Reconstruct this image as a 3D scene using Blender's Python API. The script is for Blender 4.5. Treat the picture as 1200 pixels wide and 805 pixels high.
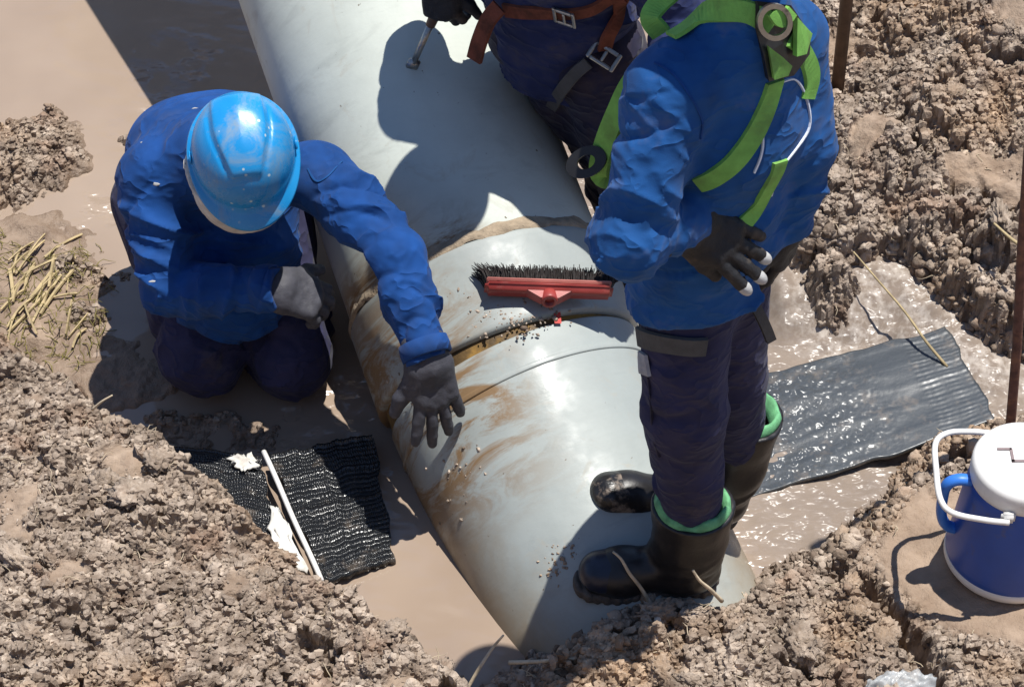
import bpy, bmesh, math, random
import numpy as np
from mathutils import Vector, Matrix

# ------------------------------------------------------------------ camera, sky, sun, exposure
for o in list(bpy.data.objects):
    bpy.data.objects.remove(o, do_unlink=True)
scene = bpy.context.scene
COL = scene.collection
CAM = np.array([0.0, -4.1784, 4.4208])
PITCH = math.radians(45.0)
FPX = 3000.0                                   # focal length in pixels of a 1200 px wide frame
cam_data = bpy.data.cameras.new('camera')
cam_data.sensor_width = 36.0
cam_data.lens = FPX / 1200.0 * 36.0
cam_data.clip_start = 0.05
cam_data.clip_end = 500.0
cam = bpy.data.objects.new('camera', cam_data)
COL.objects.link(cam)
cam.location = CAM
cam.rotation_euler = (math.pi / 2 - PITCH, 0, 0)
scene.camera = cam

SUN = np.array([0.20, 0.16, 1.0]); SUN /= np.linalg.norm(SUN)
world = bpy.data.worlds.new('World')
scene.world = world
world.use_nodes = True
wn = world.node_tree
sky = wn.nodes.new('ShaderNodeTexSky')
sky.sky_type = 'NISHITA'
sky.sun_disc = False
sky.sun_elevation = math.asin(SUN[2])
sky.sun_rotation = math.atan2(SUN[0], SUN[1])
sky.altitude = 3000
wn.links.new(sky.outputs[0], wn.nodes['Background'].inputs[0])
wn.nodes['Background'].inputs[1].default_value = 0.13
sun_data = bpy.data.lights.new('sun', 'SUN')
sun_data.energy = 5.0
sun_data.angle = math.radians(0.5)
sun_data.color = (1.0, 0.965, 0.90)
sun = bpy.data.objects.new('sun', sun_data)
COL.objects.link(sun)
sun.rotation_euler = Vector(SUN).to_track_quat('Z', 'Y').to_euler()
sun.location = (0, 0, 12)
scene.view_settings.view_transform = 'Standard'
scene.view_settings.look = 'None'
scene.view_settings.exposure = 0.32
scene.view_settings.gamma = 1.0
scene.view_settings.use_curve_mapping = False
scene.cycles.max_bounces = 5

# ------------------------------------------------------------------ helpers: geometry of the place
FW = np.array([0, math.cos(PITCH), -math.sin(PITCH)])
UP = np.array([0, math.sin(PITCH), math.cos(PITCH)])
def ray(px, py):
    return FW + np.array([1., 0, 0]) * (px - 600) / FPX + UP * (402.5 - py) / FPX
def at(px, py, z=0.0):
    d = ray(px, py); return CAM + d * (z - CAM[2]) / d[2]
def aty(px, py, y):
    d = ray(px, py); return CAM + d * (y - CAM[1]) / d[1]
def V(*a):
    return np.array(a, float)
def unit(v):
    v = np.asarray(v, float); return v / (np.linalg.norm(v) + 1e-12)

# pipe axis (world) : upper part rises away from the camera
JNT = V(.0024, 0, .1144)
D1 = unit((-.32793, .86312, .38403)); D2 = unit((-.39637, .84495, .35910))
R1, R2 = .3126, .3094
def atp(px, py, w=2, extra=0.0):
    d = ray(px, py); ax, R = (D1, R1 + extra) if w == 1 else (D2, R2 + extra)
    o = CAM - JNT; oo = o - ax * (o @ ax); dd = d - ax * (d @ ax)
    a = dd @ dd; b = 2 * oo @ dd; c = oo @ oo - R * R
    return CAM + d * ((-b - math.sqrt(max(b * b - 4 * a * c, 0))) / (2 * a))

# ------------------------------------------------------------------ helpers: noise
_rng = np.random.default_rng(7)
_T = _rng.random(65536).astype(np.float32)
def _h(i, j, k=0):
    return _T[(i * 374761 + j * 668265 + k * 974634 + (i * j) % 7919) & 65535]
def vnoise(x, y, z=None):
    xi = np.floor(x).astype(np.int64); yi = np.floor(y).astype(np.int64)
    fx = (x - xi).astype(np.float32); fy = (y - yi).astype(np.float32)
    fx = fx * fx * (3 - 2 * fx); fy = fy * fy * (3 - 2 * fy)
    def lay(k):
        a = _h(xi, yi, k); b = _h(xi + 1, yi, k); c = _h(xi, yi + 1, k); d = _h(xi + 1, yi + 1, k)
        return (a * (1 - fx) + b * fx) * (1 - fy) + (c * (1 - fx) + d * fx) * fy
    if z is None:
        return lay(0) * 2 - 1
    zi = np.floor(z).astype(np.int64); fz = (z - zi).astype(np.float32); fz = fz * fz * (3 - 2 * fz)
    return (lay(zi) * (1 - fz) + lay(zi + 1) * fz) * 2 - 1
def fbm(x, y, oct=4, lac=2.03, g=0.5):
    s = 0; a = 1.0; t = 0
    for o in range(oct):
        s = s + a * vnoise(x + 17.3 * o, y + 9.1 * o); t += a; a *= g; x = x * lac; y = y * lac
    return s / t
def bumps(x, y, cell, seed=0):
    """rounded crumbs: union of domes on a jittered grid, 0..1"""
    u = x / cell; v = y / cell
    ui = np.floor(u).astype(np.int64); vi = np.floor(v).astype(np.int64)
    best = np.zeros_like(u)
    for dx in (-1, 0, 1):
        for dy in (-1, 0, 1):
            a = ui + dx; b = vi + dy
            cx = a + _h(a, b, 11 + seed); cy = b + _h(a, b, 23 + seed); r = .38 + .5 * _h(a, b, 31 + seed)
            d2 = ((u - cx) ** 2 + (v - cy) ** 2) / (r * r)
            best = np.maximum(best, np.sqrt(np.clip(1 - d2, 0, 1)) * r)
    return best
def chunks(x, y, cell, seed=0):
    """angular broken fragments: tilted flat tops with steep sides, 0..1"""
    u = x / cell; v = y / cell
    ui = np.floor(u).astype(np.int64); vi = np.floor(v).astype(np.int64)
    best = np.zeros_like(u)
    for dx in (-1, 0, 1):
        for dy in (-1, 0, 1):
            a = ui + dx; b = vi + dy
            cx = a + _h(a, b, 11 + seed); cy = b + _h(a, b, 23 + seed); r = .36 + .5 * _h(a, b, 31 + seed); an = 6.28 * _h(a, b, 41 + seed)
            px = u - cx; py = v - cy; c, s = np.cos(an), np.sin(an)
            qx = px * c + py * s; qy = -px * s + py * c; as_ = .65 + .7 * _h(a, b, 47 + seed)
            d = np.maximum(np.maximum(np.abs(qx) * as_, np.abs(qy)), (np.abs(qx) * as_ + np.abs(qy)) * .74)
            top = r * (.35 + .5 * _h(a, b, 53 + seed)) + qx * (_h(a, b, 59 + seed) - .5) * .9 + qy * (_h(a, b, 61 + seed) - .5) * .9
            best = np.maximum(best, np.minimum(top, 1.9 * (r - d)))
    return best
def sstep(a, b, x):
    t = np.clip((x - a) / (b - a), 0, 1); return t * t * (3 - 2 * t)

# ------------------------------------------------------------------ helpers: objects
def tag(o, label=None, cat=None, group=None, kind=None):
    if label: o['label'] = label
    if cat: o['category'] = cat
    if group: o['group'] = group
    if kind: o['kind'] = kind
    return o
def empty(name, loc, label, cat, group=None):
    o = bpy.data.objects.new(name, None); o.empty_display_size = .05
    o.location = Vector(loc); COL.objects.link(o); WM[o.name] = Matrix.Translation(Vector(loc))
    return tag(o, label, cat, group)
WM = {}
def link(name, me, mat, parent=None, smooth=True, M=None):
    if mat is not None and not me.materials: me.materials.append(mat)
    if smooth and len(me.polygons):
        me.polygons.foreach_set('use_smooth', np.ones(len(me.polygons), dtype=bool))
    o = bpy.data.objects.new(name, me); COL.objects.link(o)
    M = M or Matrix.Identity(4); o.matrix_basis = M; WM[o.name] = M
    if parent is not None:
        o.parent = parent; o.matrix_parent_inverse = WM[parent.name].inverted()
    return o
def mesh_np(name, verts, faces):
    """faces: list of lists or an (n,3)/(n,4) array"""
    me = bpy.data.meshes.new(name)
    verts = np.asarray(verts, np.float32)
    if isinstance(faces, np.ndarray):
        n, k = faces.shape
        me.vertices.add(len(verts)); me.vertices.foreach_set('co', verts.ravel())
        me.loops.add(n * k); me.loops.foreach_set('vertex_index', faces.astype(np.int32).ravel())
        me.polygons.add(n); me.polygons.foreach_set('loop_start', np.arange(0, n * k, k, dtype=np.int32))
        me.update(calc_edges=True); me.validate()
    else:
        me.from_pydata([tuple(v) for v in verts], [], faces); me.update()
    return me
def obj(name, verts, faces, mat, parent=None, smooth=True):
    return link(name, mesh_np(name, verts, faces), mat, parent, smooth)
def frame_from(z, xhint=(1, 0, 0)):
    z = unit(z); x = np.asarray(xhint, float); x = x - z * (x @ z)
    if np.linalg.norm(x) < 1e-4: x = np.cross((0, 1, 0), z)
    x = unit(x); return x, np.cross(z, x), z
def tube(points, radii, n=10, cap=True):
    P = np.asarray(points, float); m = len(P)
    if np.isscalar(radii): radii = [radii] * m
    T = np.gradient(P, axis=0); vs = []; x = None
    for i in range(m):
        t = unit(T[i])
        x = np.cross(t, (0.31, 0.2, 0.93)) if x is None else x - t * (x @ t)
        x = unit(x); y = np.cross(t, x)
        a = np.linspace(0, 2 * math.pi, n, endpoint=False)
        vs.append(P[i] + radii[i] * (np.cos(a)[:, None] * x + np.sin(a)[:, None] * y))
    vs = np.concatenate(vs); fs = []
    for i in range(m - 1):
        for k in range(n):
            fs.append([i * n + k, i * n + (k + 1) % n, (i + 1) * n + (k + 1) % n, (i + 1) * n + k])
    if cap:
        fs.append(list(range(n))[::-1]); fs.append([(m - 1) * n + k for k in range(n)])
    return vs, fs
def catmull(pts, n=8):
    P = [np.asarray(p, float) for p in pts]; P = [2 * P[0] - P[1]] + P + [2 * P[-1] - P[-2]]; out = []
    for i in range(1, len(P) - 2):
        for k in range(n):
            t = k / n; a, b, c, d = P[i - 1], P[i], P[i + 1], P[i + 2]
            out.append(.5 * ((2 * b) + (-a + c) * t + (2 * a - 5 * b + 4 * c - d) * t * t + (-a + 3 * b - 3 * c + d) * t ** 3))
    out.append(P[-2]); return np.array(out)
def lathe(profile, n=64, close=False):
    pr = np.asarray(profile, float); m = len(pr); a = np.linspace(0, 2 * math.pi, n, endpoint=False)
    vs = np.stack([pr[:, None, 0] * np.cos(a), pr[:, None, 0] * np.sin(a), np.repeat(pr[:, 1:2], n, 1)], -1).reshape(-1, 3)
    i, k = np.meshgrid(np.arange(m - 1), np.arange(n), indexing='ij'); k2 = (k + 1) % n
    fs = np.stack([i * n + k, i * n + k2, (i + 1) * n + k2, (i + 1) * n + k], -1).reshape(-1, 4)
    return vs, fs
def box_bm(size, bevel=0.0, seg=2):
    bm = bmesh.new(); bmesh.ops.create_cube(bm, size=1)
    bmesh.ops.scale(bm, vec=size, verts=bm.verts)
    if bevel: bmesh.ops.bevel(bm, geom=bm.edges[:], offset=bevel, segments=seg, affect='EDGES')
    return bm
def bm_obj(name, bm, M, mat, parent=None, smooth=True):
    bm.transform(M); me = bpy.data.meshes.new(name); bm.to_mesh(me); bm.free()
    return link(name, me, mat, parent, smooth)
def mat4(x, y, z, o):
    return Matrix(((x[0], y[0], z[0], o[0]), (x[1], y[1], z[1], o[1]), (x[2], y[2], z[2], o[2]), (0, 0, 0, 1)))
def xf(vs, x, y, z, o):
    vs = np.asarray(vs, float)
    return vs[:, :1] * np.asarray(x) + vs[:, 1:2] * np.asarray(y) + vs[:, 2:3] * np.asarray(z) + np.asarray(o)

# ------------------------------------------------------------------ helpers: solid figures as one continuous surface
def surface_nets(F, org, h):
    S = F < 0
    a = S[:-1, :-1, :-1]; cnt = np.zeros(a.shape, np.int8)
    for i in (0, 1):
        for j in (0, 1):
            for k in (0, 1):
                cnt += S[i:S.shape[0] - 1 + i, j:S.shape[1] - 1 + j, k:S.shape[2] - 1 + k]
    act = (cnt > 0) & (cnt < 8)
    I = np.argwhere(act); idx = -np.ones(act.shape, np.int64); idx[act] = np.arange(len(I))
    cv = {}
    for i in (0, 1):
        for j in (0, 1):
            for k in (0, 1):
                cv[i, j, k] = F[I[:, 0] + i, I[:, 1] + j, I[:, 2] + k]
    acc = np.zeros((len(I), 3)); n = np.zeros(len(I))
    keys = list(cv)
    for a0 in keys:
        for ax in range(3):
            if a0[ax] == 0:
                b0 = list(a0); b0[ax] = 1; b0 = tuple(b0)
                va, vb = cv[a0], cv[b0]; m = (va < 0) != (vb < 0)
                t = np.where(m, va / np.where(m, va - vb, 1), 0)
                p = np.tile(np.array(a0, float), (len(I), 1)); p[:, ax] = t
                acc += p * m[:, None]; n += m
    verts = (I + acc / n[:, None]) * h + org
    quads = []
    for ax in range(3):
        u, w = [(1, 2), (2, 0), (0, 1)][ax]
        sl0 = [slice(None)] * 3; sl1 = [slice(None)] * 3
        sl0[ax] = slice(0, -1); sl1[ax] = slice(1, None)
        s0, s1 = S[tuple(sl0)], S[tuple(sl1)]
        E_ = np.argwhere(s0 != s1)
        ok = (E_[:, u] > 0) & (E_[:, w] > 0) & (E_[:, u] < S.shape[u] - 1) & (E_[:, w] < S.shape[w] - 1)
        E_ = E_[ok]
        def c(du, dw):
            q = E_.copy(); q[:, u] += du; q[:, w] += dw; return idx[q[:, 0], q[:, 1], q[:, 2]]
        Q = np.stack([c(-1, -1), c(0, -1), c(0, 0), c(-1, 0)], 1)
        flip = ~s0[E_[:, 0], E_[:, 1], E_[:, 2]]
        Q[flip] = Q[flip][:, ::-1]; quads.append(Q)
    Q = np.concatenate(quads); Q = Q[(Q >= 0).all(1)]
    return verts, Q
class Solid:
    """smooth union of tapered limbs with cloth folds"""
    def __init__(s, lo, hi, h):
        s.h = h; s.org = np.asarray(lo, float); s.n = np.ceil((np.asarray(hi) - s.org) / h).astype(int) + 1
        s.F = np.full(tuple(s.n), .25, np.float32)
        s.ax = [s.org[i] + h * np.arange(s.n[i]) for i in range(3)]
    def slab(s, lo, hi):
        a = np.clip(np.floor((np.asarray(lo) - s.org) / s.h).astype(int), 0, s.n); b = np.clip(np.ceil((np.asarray(hi) - s.org) / s.h).astype(int) + 1, 0, s.n)
        sl = tuple(slice(a[i], b[i]) for i in range(3))
        X, Y, Z = np.meshgrid(*[s.ax[i][sl[i]] for i in range(3)], indexing='ij', sparse=True)
        return sl, X, Y, Z
    def limb(s, a, b, ra, rb, k=.03, stretch=None, fold=None, mode='add'):
        a = np.asarray(a, float); b = np.asarray(b, float); st = stretch[1] if stretch else 1.0
        pad = max(ra, rb) * max(st, 1) + .07
        sl, X, Y, Z = s.slab(np.minimum(a, b) - pad, np.maximum(a, b) + pad)
        if min(s.F[sl].shape) == 0: return s
        ab = b - a; L = np.linalg.norm(ab) + 1e-9; w = ab / L
        px, py, pz = X - a[0], Y - a[1], Z - a[2]
        t = np.clip((px * w[0] + py * w[1] + pz * w[2]) / L, 0, 1)
        qx, qy, qz = px - t * ab[0], py - t * ab[1], pz - t * ab[2]
        if stretch:
            e = unit(stretch[0]); e = unit(e - w * (e @ w)); c = (qx * e[0] + qy * e[1] + qz * e[2]) * (1 - 1 / st)
            qx, qy, qz = qx - c * e[0], qy - c * e[1], qz - c * e[2]
        r = ra + (rb - ra) * t
        d = np.sqrt(qx * qx + qy * qy + qz * qz) - r
        if fold:
            # fold = (wavelength, amplitude, centre 0..1, spread, seed)
            lam, amp, cen, spr, sd = fold
            e1, e2, _ = frame_from(w, (.3, .5, .8))
            phi = np.arctan2(qx * e2[0] + qy * e2[1] + qz * e2[2], qx * e1[0] + qy * e1[1] + qz * e1[2])
            tt = (px * w[0] + py * w[1] + pz * w[2])
            nm = np.abs(d) < .045
            if nm.any():
                ph = phi[nm]; t_ = tt[nm]; tc_ = t[nm] if t.shape == d.shape else np.broadcast_to(t, d.shape)[nm]
                cs, sn = np.cos(ph), np.sin(ph)
                # long creases that run round and slantwise, of uneven depth and spacing
                n1 = vnoise(t_ / lam * .62 + .75 * np.cos(ph - sd) + sd * 5, .38 * cs + 3 * sd, .38 * sn + 7)
                n2 = vnoise(t_ / lam * 1.25 - .9 * np.cos(ph + 2 * sd) + 31, .6 * cs + sd, .6 * sn + 2)
                msk = .35 + .65 * np.clip(.5 + 1.2 * vnoise(t_ / lam * .22 + 9 * sd, .9 * cs + 4, .9 * sn + sd), 0, 1)
                n3 = vnoise(t_ / lam * .7 - .8 * np.cos(ph + sd) + 57, .4 * cs + 2 * sd, .4 * sn + 11)
                r1 = (1 - np.abs(n1)) ** 5; r2 = (1 - np.abs(n2)) ** 5; r3 = (1 - np.abs(n3)) ** 6
                g = np.exp(-((tc_ - cen) / spr) ** 2)
                d[nm] -= amp * g * msk * (1.7 * r1 + .8 * r2 - 1.5 * r3 + .2 * n2)
        F = s.F[sl]
        if mode == 'add':
            hh = np.clip(.5 + .5 * (F - d) / k, 0, 1)
            s.F[sl] = F * (1 - hh) + d * hh - k * hh * (1 - hh)
        else:
            hh = np.clip(.5 - .5 * (F + d) / k, 0, 1)
            s.F[sl] = F * (1 - hh) - d * hh + k * hh * (1 - hh)
        return s
    def chain(s, pts, rad, **kw):
        for i in range(len(pts) - 1): s.limb(pts[i], pts[i + 1], rad[i], rad[i + 1], **kw)
        return s
    def cut(s, p, n, wob=0.0):
        n = unit(n); p = np.asarray(p, float)
        sl, X, Y, Z = s.slab(s.org, s.org + s.n * s.h)
        d = (X - p[0]) * n[0] + (Y - p[1]) * n[1] + (Z - p[2]) * n[2]
        if wob: d = d + wob * np.sin(31 * X + 7 * Y) * np.sin(23 * Y + 3)
        s.F = np.maximum(s.F, d.astype(np.float32)); return s
    def noise(s, sc, amp, seed=0):
        sl, X, Y, Z = s.slab(s.org, s.org + s.n * s.h)
        m = np.abs(s.F) < .06
        I = np.argwhere(m); P = s.org + I * s.h
        s.F[m] += amp * vnoise(P[:, 0] * sc + seed * 3.7, P[:, 1] * sc + 5, P[:, 2] * sc * .8).astype(np.float32); return s
    def shell(s, th):
        s.F = np.maximum(s.F, -(s.F + th)); return s
    def mesh(s, name, mat, parent=None):
        v, q = surface_nets(s.F, s.org, s.h); return obj(name, v, q, mat, parent)
    def val(s, P):
        g = (np.asarray(P, float) - s.org) / s.h; i = np.clip(np.floor(g).astype(int), 0, s.n - 2); f = np.clip(g - i, 0, 1)
        r = 0
        for a in (0, 1):
            for b in (0, 1):
                for c in (0, 1):
                    r += s.F[i[0] + a, i[1] + b, i[2] + c] * (f[0] if a else 1 - f[0]) * (f[1] if b else 1 - f[1]) * (f[2] if c else 1 - f[2])
        return r
    def grad(s, P):
        e = s.h * 2.5
        return unit([s.val(P + V(e, 0, 0)) - s.val(P - V(e, 0, 0)), s.val(P + V(0, e, 0)) - s.val(P - V(0, e, 0)), s.val(P + V(0, 0, e)) - s.val(P - V(0, 0, e))])
    def hit(s, px, py):
        d = unit(ray(px, py)); t = 4.0
        hi = s.org + s.n * s.h
        while t < 7.5:
            P = CAM + d * t
            if (P > s.org + s.h).all() and (P < hi - 2 * s.h).all() and s.val(P) < 0:
                for _ in range(3):
                    g = s.grad(P); P = P - g * s.val(P)
                return P, s.grad(P)
            t += .006
        return None
    def snap(s, P):
        for _ in range(6):
            g = s.grad(P); P = P - g * s.val(P)
        return P, s.grad(P)
def ribbon(pts, nrm, width, thick=.003, lift=.002):
    P = np.asarray(pts, float); N = np.asarray(nrm, float); T = np.gradient(P, axis=0); m = len(P); vs = []
    for i in range(m):
        t = unit(T[i]); n = unit(N[i] - t * (N[i] @ t)); b = np.cross(t, n)
        for (u, w) in ((-1, 0), (-.9, 1), (.9, 1), (1, 0)):
            vs.append(P[i] + b * u * width / 2 + n * (lift + thick * w - (0 if w else .004)))
    fs = []
    for i in range(m - 1):
        for k in range(4):
            fs.append([i * 4 + k, (i + 1) * 4 + k, (i + 1) * 4 + (k + 1) % 4, i * 4 + (k + 1) % 4])
    fs += [[0, 1, 2, 3], [(m - 1) * 4 + k for k in (3, 2, 1, 0)]]
    return vs, fs
def strap_px(sol, path, width, name, mat, parent, lift=.003, thick=.003):
    """a strap lying on a garment, along the points where sight lines meet it"""
    hits = [sol.hit(*p) for p in path]; hits = [h for h in hits if h is not None]
    if len(hits) < 2: return None
    C = catmull([h[0] for h in hits], 6); N = []; P = []
    for c in C:
        p, n = sol.snap(c); P.append(p); N.append(n)
    N = np.array(N); N = np.stack([np.convolve(np.pad(N[:, i], 3, mode='edge'), np.ones(7) / 7, 'valid') for i in range(3)], 1)
    P = np.array(P); P = np.stack([np.convolve(np.pad(P[:, i], 2, mode='edge'), np.ones(5) / 5, 'valid') for i in range(3)], 1)
    vs, fs = ribbon(P, N, width, thick, lift); return obj(name, vs, fs, mat, parent, smooth=False)

# ------------------------------------------------------------------ materials
def nodes_of(name):
    m = bpy.data.materials.new(name); m.use_nodes = True
    nt = m.node_tree; return m, nt, nt.nodes['Principled BSDF']
def N(nt, typ, **kw):
    n = nt.nodes.new('ShaderNode' + typ)
    for k, v in kw.items():
        if k in n.inputs: n.inputs[k].default_value = v
        else: setattr(n, k, v)
    return n
def noise(nt, vec, scale, detail=4, rough=.55, dist=0.0):
    n = N(nt, 'TexNoise'); n.inputs['Scale'].default_value = scale; n.inputs['Detail'].default_value = detail
    n.inputs['Roughness'].default_value = rough; n.inputs['Distortion'].default_value = dist
    if vec is not None: nt.links.new(vec, n.inputs['Vector'])
    return n.outputs['Fac']
def ramp(nt, fac, p0, p1, c0=(0, 0, 0, 1), c1=(1, 1, 1, 1)):
    r = N(nt, 'ValToRGB'); r.color_ramp.elements[0].position = p0; r.color_ramp.elements[1].position = p1
    r.color_ramp.elements[0].color = c0; r.color_ramp.elements[1].color = c1
    nt.links.new(fac, r.inputs[0]); return r.outputs[0]
def mix(nt, fac, a, b, blend='MIX'):
    n = N(nt, 'MixRGB'); n.blend_type = blend
    for i, v in enumerate((fac, a, b)):
        if isinstance(v, (int, float)): n.inputs[i].default_value = v
        elif isinstance(v, (tuple, list)): n.inputs[i].default_value = (*v[:3], 1)
        else: nt.links.new(v, n.inputs[i])
    return n.outputs[0]
def math_(nt, op, a, b=0.0, clamp=False):
    n = N(nt, 'Math'); n.operation = op; n.use_clamp = clamp
    for i, v in enumerate((a, b)):
        if isinstance(v, (int, float)): n.inputs[i].default_value = v
        else: nt.links.new(v, n.inputs[i])
    return n.outputs[0]
def bump(nt, bsdf, h, strength, dist=.01, prev=None):
    n = N(nt, 'Bump'); n.inputs['Distance'].default_value = dist
    if isinstance(strength, (int, float)): n.inputs['Strength'].default_value = strength
    else: nt.links.new(strength, n.inputs['Strength'])
    nt.links.new(h, n.inputs['Height'])
    if prev is not None: nt.links.new(prev, n.inputs['Normal'])
    nt.links.new(n.outputs[0], bsdf.inputs['Normal']); return n.outputs[0]
def mk(name, col, rough=.7, var=.15, vscale=14., bmp=.15, bscale=140., bdist=.004, spec=.35, dirt=None, dscale=5., dlo=.52, dhi=.68, metal=0.0, sheen=0.0, weave=0.0):
    m, nt, b = nodes_of(name)
    tc = N(nt, 'TexCoord').outputs['Object']
    v = noise(nt, tc, vscale, 3, .6)
    dark = tuple(c * (1 - var) for c in col); light = tuple(min(1, c * (1 + var)) for c in col)
    c = mix(nt, ramp(nt, v, .3, .7), dark, light)
    if dirt:
        d = ramp(nt, noise(nt, tc, dscale, 4, .68), dlo, dhi)
        c = mix(nt, d, c, dirt)
        r = math_(nt, 'ADD', math_(nt, 'MULTIPLY', d, .35), rough, True); nt.links.new(r, b.inputs['Roughness'])
    else: b.inputs['Roughness'].default_value = rough
    nt.links.new(c, b.inputs['Base Color'])
    b.inputs['Specular IOR Level'].default_value = spec; b.inputs['Metallic'].default_value = metal
    if sheen: b.inputs['Sheen Weight'].default_value = sheen; b.inputs['Sheen Roughness'].default_value = .5
    p = bump(nt, b, noise(nt, tc, bscale, 2, .65), bmp, bdist)
    if weave:
        mpw = N(nt, 'Mapping'); mpw.inputs['Scale'].default_value = (11, 11, 19); mpw.inputs['Rotation'].default_value = (.5, .35, .2); nt.links.new(tc, mpw.inputs['Vector'])
        nw = noise(nt, mpw.outputs[0], 1.0, 2, .45)
        cr = math_(nt, 'POWER', math_(nt, 'SUBTRACT', 1.0, math_(nt, 'ABSOLUTE', math_(nt, 'MULTIPLY', math_(nt, 'SUBTRACT', nw, .5), 2.6)), True), 6.0)
        bump(nt, b, cr, weave * .9, .012, p)
    return m
SOIL = (.335, .262, .205); MUD = (.36, .265, .185)
M = {}
M['jacket'] = mk('jacket_cotton', (.007, .052, .205), .82, .3, 9, .25, 420, .002, .2, dirt=(.03, .06, .16), dscale=7, dlo=.52, dhi=.85, sheen=.04, weave=.42)
M['jacket_b'] = mk('jacket_cotton_worn', (.010, .072, .235), .82, .25, 9, .25, 420, .002, .2, dirt=(.10, .12, .20), dscale=9, dlo=.58, dhi=.85, sheen=.05, weave=.38)
M['jacket_c'] = mk('jacket_cotton_navy', (.018, .026, .085), .85, .3, 9, .25, 420, .002, .2, dirt=(.08, .07, .08), dscale=9, dlo=.52, dhi=.8, sheen=.05, weave=.42)
M['trouser'] = mk('trouser_cotton', (.029, .029, .070), .86, .25, 10, .25, 420, .002, .2, dirt=(.11, .09, .09), dscale=8, dlo=.56, dhi=.85, sheen=.05, weave=.45)
M['trouser_c'] = mk('trouser_cotton_dark', (.018, .017, .04), .88, .3, 10, .25, 420, .002, .2, dirt=(.07, .05, .045), dscale=8, dlo=.5, dhi=.85, sheen=.1, weave=.45)
M['glove'] = mk('glove_nitrile_grey', (.052, .052, .064), .62, .2, 40, .35, 300, .003, .4)
M['glove_black'] = mk('glove_black_leather', (.013, .013, .015), .6, .3, 30, .4, 260, .004, .4, dirt=(.09, .07, .055), dscale=13, dlo=.55, dhi=.72)
M['tip'] = mk('glove_tip_white', (.42, .42, .41), .55, .15, 60, .3, 240, .003)
M['rubber'] = mk('boot_rubber', (.011, .010, .011), .42, .3, 30, .15, 90, .004, .5, dirt=(.075, .06, .05), dscale=12, dlo=.62, dhi=.85)
M['rubber_mud'] = mk('boot_rubber_muddy', (.012, .011, .011), .32, .3, 30, .3, 60, .006, .5, dirt=(.20, .155, .12), dscale=20, dlo=.5, dhi=.64)
M['rubber_blue'] = mk('boot_rubber_navy', (.008, .012, .028), .35, .3, 30, .15, 90, .003, .5)
M['sole'] = mk('boot_sole', (.085, .07, .06), .8, .3, 60, .4, 120, .004)
M['liner'] = mk('boot_liner_green', (.13, .36, .17), .8, .35, 40, .3, 300, .003)
M['green'] = mk('webbing_green', (.19, .44, .085), .7, .18, 30, .5, 600, .002, .3, dirt=(.14, .22, .07), dscale=11, dlo=.5, dhi=.8)
M['black'] = mk('black_plastic', (.014, .014, .015), .45, .2, 30, .15, 200, .002, .5)
M['greyweb'] = mk('webbing_grey', (.075, .075, .075), .75, .2, 30, .5, 600, .002, .3)
M['orange'] = mk('webbing_rust', (.17, .048, .026), .75, .3, 30, .5, 500, .002, .3, dirt=(.06, .03, .02), dscale=14, dlo=.5, dhi=.72)
M['steel'] = mk('buckle_steel', (.42, .41, .38), .35, .2, 60, .15, 200, .002, .5, metal=.9, dirt=(.10, .07, .05), dscale=30, dlo=.55, dhi=.7)
M['piping'] = mk('white_piping', (.62, .66, .74), .8, .1, 60, .1)
M['patch'] = mk('reflective_patch', (.30, .31, .34), .5, .15, 60, .1)
M['skin'] = mk('skin', (.29, .15, .095), .55, .12, 30, .1, 300, .002)
M['hair'] = mk('hair', (.02, .016, .013), .6, .2, 90, .5, 200)
M['cloth_white'] = mk('white_cotton', (.52, .49, .45), .85, .2, 30, .3, 300, .003)

def helmet_mat():
    m, nt, b = nodes_of('helmet_blue')
    tc = N(nt, 'TexCoord').outputs['Object']
    c = mix(nt, ramp(nt, noise(nt, tc, 7, 5, .6), .35, .7), (.008, .215, .53), (.018, .275, .60))
    d = ramp(nt, noise(nt, tc, 11, 5, .75, .6), .50, .78)
    c = mix(nt, d, c, (.20, .27, .33))
    sp = N(nt, 'TexVoronoi'); sp.inputs['Scale'].default_value = 42; nt.links.new(tc, sp.inputs['Vector'])
    c = mix(nt, math_(nt, 'MULTIPLY', ramp(nt, sp.outputs['Distance'], .12, .17, (1, 1, 1, 1), (0, 0, 0, 1)), ramp(nt, noise(nt, tc, 16, 2), .5, .6)), c, (.45, .55, .6))
    nt.links.new(c, b.inputs['Base Color'])
    nt.links.new(math_(nt, 'ADD', math_(nt, 'MULTIPLY', d, .4), .27, True), b.inputs['Roughness'])
    bump(nt, b, noise(nt, tc, 90, 5, .7), .08, .003)
    return m
M['helmet'] = helmet_mat()

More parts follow.
